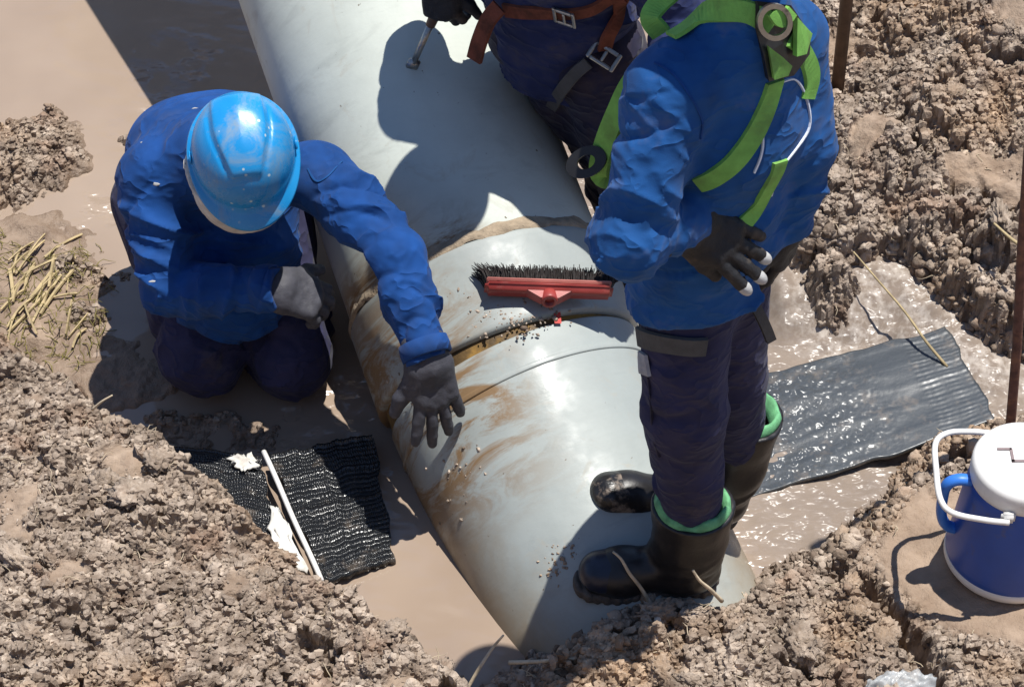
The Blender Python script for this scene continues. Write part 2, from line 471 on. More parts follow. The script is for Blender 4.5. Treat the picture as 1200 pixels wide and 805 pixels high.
def soil_mat():
    m, nt, b = nodes_of('soil')
    geo = N(nt, 'NewGeometry'); P = geo.outputs['Position']
    sep = N(nt, 'SeparateXYZ'); nt.links.new(P, sep.inputs[0])
    at_ = N(nt, 'Attribute'); at_.attribute_name = 'crumb'
    tint = N(nt, 'Attribute'); tint.attribute_name = 'tint'
    big = noise(nt, P, 3.1, 2, .6); mid = noise(nt, P, 17, 3, .65); fine = noise(nt, P, 95, 2, .7)
    c = mix(nt, ramp(nt, mid, .32, .68), (.215, .168, .130), (.43, .355, .288))
    c = mix(nt, ramp(nt, big, .52, .70), c, (.345, .245, .165))
    c = mix(nt, math_(nt, 'MULTIPLY', ramp(nt, noise(nt, P, 7.3, 2, .6), .56, .7), .6), c, (.25, .16, .11))
    c = mix(nt, math_(nt, 'MULTIPLY', ramp(nt, fine, .55, .75), .45), c, (.56, .49, .41))
    mud = mix(nt, ramp(nt, mid, .3, .7), (.28, .205, .148), (.385, .295, .222))
    c = mix(nt, at_.outputs['Fac'], mud, c)
    c = mix(nt, 1.0, c, mix(nt, tint.outputs['Fac'], (.42, .37, .34), (1.5, 1.5, 1.49)), 'MULTIPLY')
    # wet rim where the soil stands in the water
    wz = math_(nt, 'ADD', sep.outputs['Z'], math_(nt, 'MULTIPLY', math_(nt, 'SUBTRACT', mid, .5), .06))
    wet = ramp(nt, wz, .006, .045, (1, 1, 1, 1), (0, 0, 0, 1))
    c = mix(nt, math_(nt, 'MULTIPLY', wet, .45), c, (.12, .08, .055))
    nt.links.new(c, b.inputs['Base Color'])
    nt.links.new(math_(nt, 'SUBTRACT', .93, math_(nt, 'MULTIPLY', wet, .6)), b.inputs['Roughness'])
    b.inputs['Specular IOR Level'].default_value = .3
    bump(nt, b, noise(nt, P, 110, 3, .75), .7, .008)
    return m
M['soil'] = soil_mat()

def water_mat():
    m, nt, b = nodes_of('muddy_water')
    P = N(nt, 'NewGeometry').outputs['Position']
    tb = N(nt, 'Attribute'); tb.attribute_name = 'turb'; tb = tb.outputs['Fac']
    fo = N(nt, 'Attribute'); fo.attribute_name = 'foam'; fo = fo.outputs['Fac']
    c = mix(nt, ramp(nt, noise(nt, P, 2.2, 3, .6), .3, .7), (.275, .208, .158), (.335, .258, .198))
    c = mix(nt, math_(nt, 'MULTIPLY', tb, .6), c, (.215, .178, .150))
    fm = math_(nt, 'MULTIPLY', fo, ramp(nt, noise(nt, P, 34, 3, .7), .42, .66))
    c = mix(nt, math_(nt, 'MULTIPLY', fm, .7), c, (.56, .50, .44))
    nt.links.new(c, b.inputs['Base Color'])
    b.inputs['Roughness'].default_value = 1.0; b.inputs['Specular IOR Level'].default_value = 0.0
    b.inputs['Coat Weight'].default_value = 1.0; b.inputs['Coat IOR'].default_value = 1.52
    def mapped(sx, sy, rz):
        mp = N(nt, 'Mapping'); mp.inputs['Scale'].default_value = (sx, sy, sx); mp.inputs['Rotation'].default_value = (0, 0, rz); nt.links.new(P, mp.inputs['Vector']); return mp.outputs[0]
    patch = ramp(nt, noise(nt, P, 3.4, 2, .5), .60, .70)
    rp = N(nt, 'Attribute'); rp.attribute_name = 'ripple'
    amt = math_(nt, 'ADD', tb, math_(nt, 'MULTIPLY', math_(nt, 'MULTIPLY', rp.outputs['Fac'], .8), ramp(nt, noise(nt, P, 9, 2, .5), .42, .58)), True)
    nt.links.new(math_(nt, 'ADD', .10, math_(nt, 'MULTIPLY', amt, .26)), b.inputs['Coat Roughness'])
    def bmp(h, st, dist, prev=None):
        n = N(nt, 'Bump'); n.inputs['Distance'].default_value = dist; nt.links.new(st, n.inputs['Strength']); nt.links.new(h, n.inputs['Height'])
        if prev is not None: nt.links.new(prev, n.inputs['Normal'])
        return n.outputs[0]
    p = bmp(noise(nt, mapped(10, 17, .5), 1.0, 1, .5), math_(nt, 'ADD', .05, amt, True), .085)
    p = bmp(noise(nt, mapped(36, 58, -.3), 1.0, 1, .5), amt, .014, p)
    nt.links.new(p, b.inputs['Coat Normal'])
    return m
M['water'] = water_mat()

def pipe_mat(name, base, rough, stain):
    m, nt, b = nodes_of(name)
    tc = N(nt, 'TexCoord').outputs['Object']
    P = N(nt, 'NewGeometry').outputs['Position']
    sp = N(nt, 'SeparateXYZ'); nt.links.new(P, sp.inputs[0])
    so = N(nt, 'SeparateXYZ'); nt.links.new(tc, so.inputs[0])
    c = mix(nt, ramp(nt, noise(nt, tc, 3.5, 6, .65, .3), .3, .7), tuple(x * .86 for x in base), tuple(min(1, x * 1.08) for x in base))
    mp = N(nt, 'Mapping'); mp.inputs['Scale'].default_value = (6, 6, 17); nt.links.new(tc, mp.inputs['Vector'])
    # scuffs that run round the pipe
    sc = ramp(nt, noise(nt, mp.outputs[0], 1.0, 6, .65, .5), .56, .72)
    c = mix(nt, math_(nt, 'MULTIPLY', sc, .4), c, tuple(x * .62 for x in base))
    n = noise(nt, tc, 6.5, 7, .68, .5)
    # silt left on the flank that the water reached
    low = math_(nt, 'SUBTRACT', 1.0, ramp(nt, math_(nt, 'ADD', sp.outputs['Z'], math_(nt, 'MULTIPLY', math_(nt, 'SUBTRACT', n, .5), .22)), .02, .17))
    c = mix(nt, math_(nt, 'MULTIPLY', low, .75), c, (.25, .175, .095))
    # rusty silt smears beside the joint, on the flank toward the water
    zc = math_(nt, 'ABSOLUTE', math_(nt, 'SUBTRACT', so.outputs['Z'], stain[0]))
    band = math_(nt, 'SUBTRACT', 1.0, math_(nt, 'DIVIDE', zc, stain[1]), True)
    side = ramp(nt, math_(nt, 'MULTIPLY', so.outputs['X'], -1.0), stain[2], stain[3])
    mm = noise(nt, mp.outputs[0], .8, 6, .72, .9)
    st = math_(nt, 'MULTIPLY', math_(nt, 'MULTIPLY', band, side), ramp(nt, mm, .42, .58))
    c = mix(nt, math_(nt, 'MULTIPLY', st, 1.6, True), c, (.215, .135, .068))
    b.inputs['Specular IOR Level'].default_value = .38
    # thin dry mud film
    fl = math_(nt, 'MULTIPLY', ramp(nt, noise(nt, tc, 9, 5, .72, .8), .58, .74), .5)
    c = mix(nt, fl, c, (.36, .30, .22))
    # specks
    c = mix(nt, ramp(nt, noise(nt, tc, 60, 3, .6), .72, .76), c, (.12, .09, .06))
    nt.links.new(c, b.inputs['Base Color'])
    r = math_(nt, 'ADD', rough, math_(nt, 'MULTIPLY', math_(nt, 'MAXIMUM', st, fl), .35), True)
    wetm = ramp(nt, noise(nt, tc, 9.0, 3, .6), .45, .75)
    r = math_(nt, 'SUBTRACT', r, math_(nt, 'MULTIPLY', wetm, .40 if rough < .6 else .06), True)
    nt.links.new(r, b.inputs['Roughness'])
    p = bump(nt, b, noise(nt, mp.outputs[0], 1.4, 4, .6), .10, .01)
    bump(nt, b, noise(nt, tc, 110, 4, .6), .06, .004, p)
    return m

# ------------------------------------------------------------------ the ground
def plan(pts, z):
    return np.array([at(px, py, z)[:2] for px, py in pts])
POLY_A = plan([(-700, 60), (-300, 230), (-80, 352), (0, 402), (60, 440), (110, 478), (160, 500), (200, 540), (255, 590), (300, 632), (345, 672), (390, 694), (430, 720), (465, 742), (500, 775), (535, 803), (548, 840), (548, 1500)], .24)
POLY_B = plan([(600, 1500), (600, 830), (604, 796), (650, 775), (718, 746), (752, 716), (800, 716), (862, 716), (905, 684), (965, 655), (1025, 618), (1070, 575), (1110, 520), (1180, 497), (1300, 470), (1700, 420)], .12)
POLY_C = plan([(1900, 380), (1300, 352), (1205, 340), (1165, 338), (1130, 312), (1108, 286), (1050, 262), (985, 268), (940, 276), (915, 200), (880, 60), (850, -100), (820, -350), (760, -900)], .20)
def sdist(X, Y, poly):
    best = np.full(X.shape, 1e9); sg = np.ones(X.shape); bp = np.zeros(X.shape)
    for a, b in zip(poly[:-1], poly[1:]):
        d = b - a; L2 = d @ d
        t = np.clip(((X - a[0]) * d[0] + (Y - a[1]) * d[1]) / L2, 0, 1)
        qx = X - a[0] - t * d[0]; qy = Y - a[1] - t * d[1]; q = qx * qx + qy * qy
        cr = (d[0] * qy - d[1] * qx) / math.sqrt(L2)
        m = (q < best - 1e-9) | ((q < best + 1e-9) & (np.abs(cr) > bp))
        best = np.where(m, q, best); bp = np.where(m, np.abs(cr), bp)
        sg = np.where(m, np.where(cr <= 0, 1.0, -1.0), sg)
    return np.sqrt(best) * sg
def line_dist(X, Y, poly):
    best = np.full(X.shape, 1e9)
    for a, b in zip(poly[:-1], poly[1:]):
        d = b - a; t = np.clip(((X - a[0]) * d[0] + (Y - a[1]) * d[1]) / (d @ d), 0, 1)
        best = np.minimum(best, np.hypot(X - a[0] - t * d[0], Y - a[1] - t * d[1]))
    return best
def blob(X, Y, px, py, rx, ry, z=0.0):
    c = at(px, py, z); return np.sqrt(((X - c[0]) / rx) ** 2 + ((Y - c[1]) / ry) ** 2) + .28 * fbm(X * 11 + px * .01, Y * 11, 3)
CRACK = plan([(985, 655), (1010, 672), (1040, 705), (1066, 742), (1086, 775), (1096, 830)], .15)
JUG = at(1181, 652, .155)
def ground_height(X, Y, fine=True):
    wob = fbm(X * 6 + 3, Y * 6, 3) * .05
    wob2 = fbm(X * 22 + 3, Y * 22, 3) * .020
    sA = sdist(X, Y, POLY_A) + wob * .25 + wob2; sB = sdist(X, Y, POLY_B) + wob * .25 + wob2; sC = sdist(X, Y, POLY_C) + wob * .6 + wob2
    def bank(s, z, rise, drop, top):
        return np.where(s > 0, np.minimum(z + rise * s, top), z + drop * s)
    far = sstep(-1.5, -4.0, Y) * 1.9
    hA = bank(sA, .24, .13, 2.0, .62) + far; hB = bank(sB, .12, .10, 1.2, .62) + far
    hC = bank(sC, .17, .42, 3.5, .75) + .07 * fbm(X * 3.1, Y * 3.1 + 8, 3) * sstep(0, .2, sC)
    base = -.32 + .03 * fbm(X * 4, Y * 4, 3)
    f = blob(X, Y, 10, 335, .25, .30); flat = .026 - .12 * np.clip(f - .75, 0, 9)
    f2 = blob(X, Y, 110, 440, .26, .17); flat = np.maximum(flat, .004 - .12 * np.clip(f2 - .7, 0, 9))
    f3 = blob(X, Y, 240, 510, .24, .10); flat = np.maximum(flat, .006 - .1 * np.clip(f3 - .6, 0, 9))
    f4 = blob(X, Y, 15, 190, .17, .20); flat = np.maximum(flat, .075 - .11 * np.clip(f4 - .35, 0, 9))
    f5 = blob(X, Y, 152, 166, .035, .025); flat = np.maximum(flat, .02 - .05 * np.clip(f5 - .4, 0, 9))
    f6 = blob(X, Y, 120, 325, .14, .035); flat = np.maximum(flat, .015 - .05 * np.clip(f6 - .4, 0, 9))
    f7 = blob(X, Y, 105, 375, .05, .035); flat = np.maximum(flat, .015 - .05 * np.clip(f7 - .4, 0, 9))
    flat = np.maximum(flat, -.32) + .022 * fbm(X * 9 + 5, Y * 9, 3)
    md = blob(X, Y, 968, 366, .085, .075); mound = .17 - .22 * np.clip(md - .35, 0, 9)
    # outer banks beyond the dug pool
    outer = np.maximum(sstep(2.3, 3.1, Y), np.maximum(sstep(-2.0, -2.8, X), sstep(2.4, 3.2, X))) * 1.15 - .5
    outer = np.where(outer > -.5, outer, -.5)
    h = np.maximum.reduce([hA, hB, hC, base, flat, mound, outer])
    soilA = (sA > -.12) | (sB > -.1) | (sC > -.1)
    jd = np.hypot(X - JUG[0], Y - JUG[1])
    smooth_b = sstep(.20, .34, jd + .12 * fbm(X * 7, Y * 7 + 4, 3)) 
    smooth_b = np.where(sB > -.05, smooth_b, 1.0)
    pa = fbm(X * 5.5 + 40, Y * 5.5, 3)
    smooth_a = 1 - .75 * sstep(.26, .42, pa) * ((sA > .05) | (sC > .1))
    flatc = np.maximum.reduce([sstep(1.25, .8, f4), sstep(1.4, .8, f6), sstep(1.4, .8, f5), sstep(1.4, .8, f7), sstep(1.2, .7, f3) * .6])
    crumb = np.clip(np.where((flat >= h - 1e-6) & ~soilA, .12 + flatc * .9, smooth_b * smooth_a), 0, 1)
    crumb = np.where(md < 1.3, 1.0, crumb)
    if fine:
        wx = X + .012 * fbm(X * 30, Y * 30 + 3, 2); wy = Y + .012 * fbm(X * 30 + 9, Y * 30, 2)
        g = sstep(-.15, .25, fbm(X * 8 + 2, Y * 8 + 1, 3))
        rg = lambda q, o: 1 - np.abs(fbm(wx * q + o, wy * q + 2 * o, 2))
        big = chunks(wx, wy, .13, 1) * .055 * g * (1 + 1.0 * (sC > 0)) + .045 * (rg(7.5, 3) - .7) + chunks(wx, wy, .062, 2) * .034
        vx = X + .007 * fbm(X * 70, Y * 70 + 3, 2); vy = Y + .007 * fbm(X * 70 + 9, Y * 70, 2)
        gr = .45 + .55 * sstep(-.3, .3, fbm(X * 13 + 7, Y * 13 + 1, 2))
        small = (chunks(vx, vy, .027, 3) * .026 + chunks(vx, vy, .0165, 4) * .016) * gr + .007 * fbm(X * 55, Y * 55 + 9, 3) + .010 * (rg(80, 9) - .5)
        cA = np.where(sA > -.1, 1.0, 0.8)
        h = h + crumb * (big * cA + small) + .006 * fbm(X * 40, Y * 40, 3) - crumb * .022
        h = h + .075 * sstep(1.25, .5, blob(X, Y, 800, 780, .26, .16, .15)) * (sB > -.02)
        h = h - .085 * sstep(.04, .008, line_dist(X, Y, CRACK) + .014 * fbm(X * 25, Y * 25, 3))
        pit = sstep(.30, .48, fbm(X * 9 + 11, Y * 9 + 31, 4)) * crumb
        h = h - .05 * pit * ((sA > 0) | (sC > .03) | (sB > .02))
        ju = sstep(.19, .11, jd); h = h * (1 - ju) + (.152 + .004 * fbm(X * 20, Y * 20, 2)) * ju
    return h, crumb
def axis_grid(lo, hi, step, out, n):
    fine_ = np.arange(lo, hi + 1e-6, step); g = np.geomspace(step * 2, out, n)
    return np.concatenate([lo - np.cumsum(g)[::-1], fine_, hi + np.cumsum(g)])
def add_attr(me, name, vals):
    a = me.attributes.new(name, 'FLOAT', 'POINT'); a.data.foreach_set('value', np.asarray(vals, np.float32).ravel())
gx = axis_grid(-1.42, 1.42, .0042, 14.0, 34); gy = axis_grid(-1.08, 1.60, .0042, 14.0, 34)
X, Y = np.meshgrid(gx, gy, indexing='ij')
Hh, CR = ground_height(X, Y)
nx, ny = X.shape
ii, jj = np.meshgrid(np.arange(nx - 1), np.arange(ny - 1), indexing='ij')
gf = np.stack([ii * ny + jj, (ii + 1) * ny + jj, (ii + 1) * ny + jj + 1, ii * ny + jj + 1], -1).reshape(-1, 4)
# crumbs lean outward over the gaps between them
gX = np.gradient(Hh, axis=0) / np.gradient(X, axis=0); gY = np.gradient(Hh, axis=1) / np.gradient(Y, axis=1)
sm = Hh.copy()
for _ in range(4):
    sm[1:-1, 1:-1] = (sm[:-2, 1:-1] + sm[2:, 1:-1] + sm[1:-1, :-2] + sm[1:-1, 2:] + sm[1:-1, 1:-1]) / 5
ov = np.clip(Hh - sm, -.004, .006) * CR * 1.3; gl = np.sqrt(gX ** 2 + gY ** 2) + .35
me = mesh_np('ground', np.stack([X - gX / gl * ov, Y - gY / gl * ov, Hh], -1).reshape(-1, 3), gf)
add_attr(me, 'crumb', CR); add_attr(me, 'tint', np.clip(.44 + .16 * fbm(X * 12, Y * 12, 3) + CR * (.34 * vnoise(X * 78, Y * 78) + .2 * vnoise(X * 140, Y * 140 + 5)), 0, 1).ravel())
ground = link('ground', me, M['soil']); tag(ground, kind='structure')
if len(me.polygons) == len(gf):
    me.polygons.foreach_set('use_smooth', CR.ravel()[gf].mean(1) < .45)

def hz(x, y):
    h, c = ground_height(np.array([float(x)]), np.array([float(y)])); return float(h[0])

# ------------------------------------------------------------------ water
def build_water():
    wx = axis_grid(-1.5, 1.5, .0105, .5, 12); wy = axis_grid(-1.0, 1.65, .0105, .5, 12)
    X, Y = np.meshgrid(wx, wy, indexing='ij')
    dl = unit((D2[0], D2[1])); side = (X - JNT[0]) * dl[1] - (Y - JNT[1]) * dl[0]
    turb = sstep(.18, .42, side) * sstep(1.4, .7, Y)
    sC = sdist(X, Y, POLY_C); sB = sdist(X, Y, POLY_B)
    c = at(1020, 330, .06); casc = sstep(.40, .22, np.abs(X - c[0])) * sstep(-.24, -.03, sC)
    casc = casc * (1 - .5 * sstep(.0, .3, X - c[0]))
    foam = np.clip(sstep(.20, .05, np.hypot((X - at(1010, 385)[0]) * .8, Y - at(1010, 385)[1])) * 1.2 + sstep(.34, .12, np.hypot((X - at(1165, 415)[0]) * .7, (Y - at(1165, 415)[1]) * 1.5)) + casc * .45, 0, 1)
    flow = X * .8 + Y * .3
    Z = .11 * casc + turb * (.010 * fbm(X * 9 + flow, Y * 17, 3) + .007 * fbm(X * 26, Y * 40, 3)) + foam * .010 * fbm(X * 30, Y * 30 + 7, 3)
    Z = Z + .0012 * fbm(X * 6, Y * 9, 2)
    Z = Z + casc * .02 * fbm(X * 14 + 3, Y * 5, 3)
    nx, ny = X.shape
    ii, jj = np.meshgrid(np.arange(nx - 1), np.arange(ny - 1), indexing='ij')
    f = np.stack([ii * ny + jj, (ii + 1) * ny + jj, (ii + 1) * ny + jj + 1, ii * ny + jj + 1], -1).reshape(-1, 4)
    me = mesh_np('water', np.stack([X, Y, Z], -1).reshape(-1, 3), f)
    add_attr(me, 'turb', turb); add_attr(me, 'foam', foam)
    rip = np.zeros_like(X)
    for (px, py, rr_) in ((205, 75, .16), (160, 150, .10), (400, 470, .15), (450, 520, .10), (345, 500, .12), (120, 250, .12)):
        c_ = at(px, py); rip = np.maximum(rip, sstep(rr_, rr_ * .3, np.hypot(X - c_[0], (Y - c_[1]) * .8)))
    add_attr(me, 'ripple', rip)
    o = link('muddy_water', me, M['water']); tag(o, kind='structure')
build_water()

# ------------------------------------------------------------------ pipe
def pipe_frame(d, o):
    z = unit(d); x = unit(np.cross(d, (0, 0, 1))); y = np.cross(z, x); return mat4(x, y, z, o)
pipe = empty('water_pipe', JNT, 'large pale grey-green jointed pipe lying diagonally across the flooded trench', 'pipe')
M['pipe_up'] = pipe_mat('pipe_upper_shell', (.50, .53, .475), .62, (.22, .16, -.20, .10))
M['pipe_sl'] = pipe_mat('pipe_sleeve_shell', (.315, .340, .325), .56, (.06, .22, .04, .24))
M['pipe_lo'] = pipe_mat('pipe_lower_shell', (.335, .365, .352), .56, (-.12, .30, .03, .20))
T1 = pipe_frame(D1, JNT); T2 = pipe_frame(D2, JNT)
def ringprof(r, z0, z1, e=.006, n=30, wall=.02):
    zs = np.concatenate([[z0, z0], [z0 + e * .4], np.linspace(z0 + e, z1 - e, n), [z1 - e * .4], [z1, z1]])
    rs = np.concatenate([[r - wall, r - e], [r - e * .25], np.full(n, r), [r - e * .25], [r - e, r - wall]])
    return list(zip(rs, zs))
def pipe_part(name, prof, T, mat, n=128):
    v, f = lathe(prof, n); return link(name, mesh_np(name, v, f), mat, pipe, True, T)
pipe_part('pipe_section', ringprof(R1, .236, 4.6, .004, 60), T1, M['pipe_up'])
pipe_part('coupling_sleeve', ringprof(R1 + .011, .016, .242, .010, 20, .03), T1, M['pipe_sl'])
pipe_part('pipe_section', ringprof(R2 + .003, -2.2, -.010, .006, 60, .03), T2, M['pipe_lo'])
M['gasket'] = mk('joint_gasket', (.10, .06, .022), .6, .4, 30, .3, 90, dirt=(.28, .16, .04), dscale=9, dlo=.45, dhi=.6)
pipe_part('joint_gasket', ringprof(R1 - .008, -.03, .03, .003, 4, .02), T1, M['gasket'])
pipe_part('band_seam', ringprof(R2 + .0068, -.098, -.084, .003, 4, .01), T2, M['pipe_lo'])
M['seal'] = mk('silt_seal', (.30, .235, .165), .9, .3, 25, .6, 90, .008)
v, f = lathe([(R1 + .001 , .268), (R1 + .007, .256), (R1 + .013, .245), (R1 + .009, .234)], 160)
v = v + np.stack([np.zeros(len(v)), np.zeros(len(v)), .012 * fbm(np.arctan2(v[:, 1], v[:, 0]) * 9 + 30, v[:, 2] * 30, 3)], 1)
link('silt_ridge', mesh_np('silt_ridge', v, f), M['seal'], pipe, True, T1)

# ------------------------------------------------------------------ loose soil
_rs = np.random.default_rng(21)
def ico(sub, seed, amp):
    bm = bmesh.new(); bmesh.ops.create_icosphere(bm, subdivisions=sub, radius=1.0)
    v = np.array([x.co[:] for x in bm.verts]); f = np.array([[w.index for w in x.verts] for x in bm.faces]); bm.free()
    r = np.random.default_rng(seed)
    n = vnoise(v[:, 0] * 1.6 + seed * 7, v[:, 1] * 1.6 + 3, v[:, 2] * 1.6 + seed) + .6 * vnoise(v[:, 0] * 3.3 + seed, v[:, 1] * 3.3, v[:, 2] * 3.3 + 9)
    v = v * (1 + amp * n + (.15 if amp else 0) * r.standard_normal(len(v)))[:, None] * r.uniform(.45, 1.25, 3)
    return v, f
ICO1 = [ico(2, k, .34) for k in range(14)]; ICO0 = [ico(1, 50 + k, .25) for k in range(10)]
def rotm(n):
    q = _rs.standard_normal((n, 4)); q /= np.linalg.norm(q, axis=1)[:, None]; w, x, y, z = q.T
    return np.stack([np.stack([1 - 2 * (y * y + z * z), 2 * (x * y - z * w), 2 * (x * z + y * w)], -1), np.stack([2 * (x * y + z * w), 1 - 2 * (x * x + z * z), 2 * (y * z - x * w)], -1), np.stack([2 * (x * z - y * w), 2 * (y * z + x * w), 1 - 2 * (x * x + y * y)], -1)], 1)
def scatter(name, pts, rad, shapes, mat, parent=None, sink=.35, label=None):
    R = rotm(len(pts)); vs, fs, tn = [], [], []; off = 0
    sel = _rs.integers(0, len(shapes), len(pts))
    for k in range(len(shapes)):
        m = np.where(sel == k)[0]
        if not len(m): continue
        v, f = shapes[k]
        W = np.einsum('nij,vj->nvi', R[m], v) * rad[m][:, None, None]
        W[:, :, 2] *= .85
        W += (pts[m] + np.stack([np.zeros(len(m)), np.zeros(len(m)), rad[m] * (.5 - sink)], 1))[:, None, :]
        vs.append(W.reshape(-1, 3)); fs.append((f[None] + (np.arange(len(m)) * len(v))[:, None, None] + off).reshape(-1, 3)); off += len(m) * len(v)
        tn.append(np.repeat(np.clip(_rs.normal(.50, .22, len(m)), 0, 1), len(v)))
    me = mesh_np(name, np.concatenate(vs), np.concatenate(fs)); t = np.concatenate(tn)
    add_attr(me, 'tint', t); add_attr(me, 'crumb', np.ones(len(t)))
    o = link(name, me, mat, parent, False)
    return o
def soil_points(n, box, lim=.55, zmin=.012):
    x = _rs.uniform(box[0], box[1], n); y = _rs.uniform(box[2], box[3], n)
    h, c = ground_height(x, y); m = (c > lim + .3 * fbm(x * 9, y * 9, 2)) & (h > zmin)
    return np.stack([x, y, h], 1)[m]
BOX = (-1.45, 1.42, -1.10, 1.58)
for nm, n, r0, sg, shp, lim in (('loose_soil', 7000, .0062, .36, ICO1, .40), ('fine_soil_crumbs', 34000, .0038, .30, ICO0, .30)):
    p = soil_points(n, BOX, lim); r = np.clip(r0 * np.exp(sg * _rs.standard_normal(len(p))), .0025, .02)
    if r0 > .005:                                   # steep faces of the cut banks carry crumbs too
        x_ = _rs.uniform(-1.4, 1.4, 60000); y_ = _rs.uniform(-1.0, 1.5, 60000); sc_ = np.maximum(sdist(x_, y_, POLY_C), sdist(x_, y_, POLY_B))
        m_ = (sc_ > -.07) & (sc_ < .012); h_, c_ = ground_height(x_[m_], y_[m_]); q_ = np.stack([x_[m_], y_[m_], h_], 1)[h_ > .006][:2600]
        p = np.concatenate([p, q_]); r = np.concatenate([r, np.clip(.0085 * np.exp(.35 * _rs.standard_normal(len(q_))), .004, .02)])
    tag(scatter(nm, p, r, shp, M['soil']), 'pale brown crumbs of loose soil covering the banks' if r0 > .005 else 'finest grains of loose soil between the crumbs', 'soil', kind='stuff')
CLODS = []
for k in range(8):
    v, f = ico(4, 90 + k, .20); u = v / np.linalg.norm(v, axis=1)[:, None]
    nn = lambda q, z: vnoise(u[:, 0] * q + k * 3.1, u[:, 1] * q + z, u[:, 2] * q + 2.2 * z)
    v = v * (1 + .16 * nn(2.6, 1) + .13 * np.abs(nn(5.0, 4)) + .10 * nn(9.5, 7) + .06 * nn(19, 5))[:, None]
    me = mesh_np('soil_clod', v, f); add_attr(me, 'tint', np.clip(.38 + .02 * k + .3 * nn(14, 2), 0, 1)); add_attr(me, 'crumb', np.ones(len(v))); CLODS.append(me)
pc = soil_points(520, BOX, .6, .03)[:120]
for p in pc:
    s = float(np.clip(.022 * math.exp(.35 * _rs.standard_normal()), .015, .05))
    Mx = Matrix.Translation(Vector(p + V(0, 0, s * .15))) @ Matrix.Rotation(_rs.uniform(0, 6.28), 4, 'Z') @ Matrix.Rotation(_rs.uniform(-.6, .6), 4, 'X') @ Matrix.Diagonal((s * _rs.uniform(.8, 1.4), s * _rs.uniform(.8, 1.3), s * _rs.uniform(.6, .9), 1))
    link('soil_clod', CLODS[int(_rs.integers(8))], M['soil'], ground, True, Mx)

# ------------------------------------------------------------------ people
def glove(parent, wrist, dirv, back, thumb, mat, arm=None, gaunt=1.0, curl=(.15, .2, .2, .25), spread=.10, size=1.0, cuff=None, thumb_out=.7, tips=None, label=None):
    y = unit(dirv); z = unit(np.asarray(back) - y * (np.asarray(back) @ y)); x = unit(np.cross(y, z)) * thumb
    w = np.asarray(wrist, float); s = size
    S = Solid(w + y * .072 * s - .17 * s, w + y * .072 * s + .17 * s, .0036)
    av = y if arm is None else unit(w - np.asarray(arm))
    S.limb(w - av * (.055 if gaunt > 1 else .024) * s, w + y * .02 * s, .034 * s * gaunt, .032 * s * (gaunt * .5 + .5), stretch=(x, 1.22), fold=(.016, .0025, .5, .6, 1.3))
    for u, (l0, l1) in ((-.030, (.02, .080)), (-.010, (.02, .088)), (.010, (.02, .088)), (.028, (.02, .080))):
        S.limb(w + y * l0 * s + x * u * s * .8, w + y * l1 * s + x * u * s, .019 * s, .0145 * s, k=.014)
    S.limb(w + y * .02 * s + x * .02 * s, w + y * .055 * s + x * .036 * s - z * .010 * s, .020 * s, .017 * s, k=.02)
    ends = []
    for i, u in enumerate((.030, .0105, -.0105, -.031)):          # index .. little
        L = (.074, .083, .077, .060)[i] * s; p = w + y * (.086, .092, .088, .080)[i] * s + x * u * s
        a = 0; d0 = unit(y + x * (1.5 - i) * spread * .9); chain = [p - d0 * .012]
        for j, fr in enumerate((.45, .31, .24)):
            a += curl[i] * (1.0, 1.25, .8)[j]
            d = d0 * math.cos(a) - z * math.sin(a); chain.append(chain[-1] + d * (L * fr + (.012 if j == 0 else 0)))
        S.chain(chain, [.0122 * s, .0110 * s, .0103 * s, .0090 * s], k=.003); ends.append((chain[2], chain[3]))
    t0 = w + y * .040 * s + x * .036 * s - z * .008 * s
    td = unit(y * 1.0 + x * thumb_out - z * .35); t1 = t0 + td * .040 * s; t2 = t1 + unit(td + y * .35 - z * .2) * .032 * s
    S.chain([t0, t1, t2], [.0155 * s, .0135 * s, .0108 * s], k=.010)
    S.noise(90, .0014, 3)
    g = S.mesh('glove', mat, parent)
    if label: g['label'] = label
    if cuff is not None:
        C = Solid(w - .11 * s, w + .06 * s, .004); C.limb(w - av * .035 * s, w - av * .002 * s, .040 * s, .038 * s, stretch=(x, 1.2), fold=(.010, .002, .5, .9, 2)); C.mesh('cuff', cuff, g)
    if tips:
        for i in tips:
            e = ends[i]; xx, yy, zz = frame_from(e[1] - e[0], z); v_, f_ = ico(3, 1, 0.0); v_ = v_ / np.linalg.norm(v_, axis=1)[:, None]
            obj('fingertip', xf(v_ * V(.0106, .0106, .0180) * s, xx, yy, zz, e[0] + (e[1] - e[0]) * .55 + z * .0012), f_, M['tip'], g)
    return g
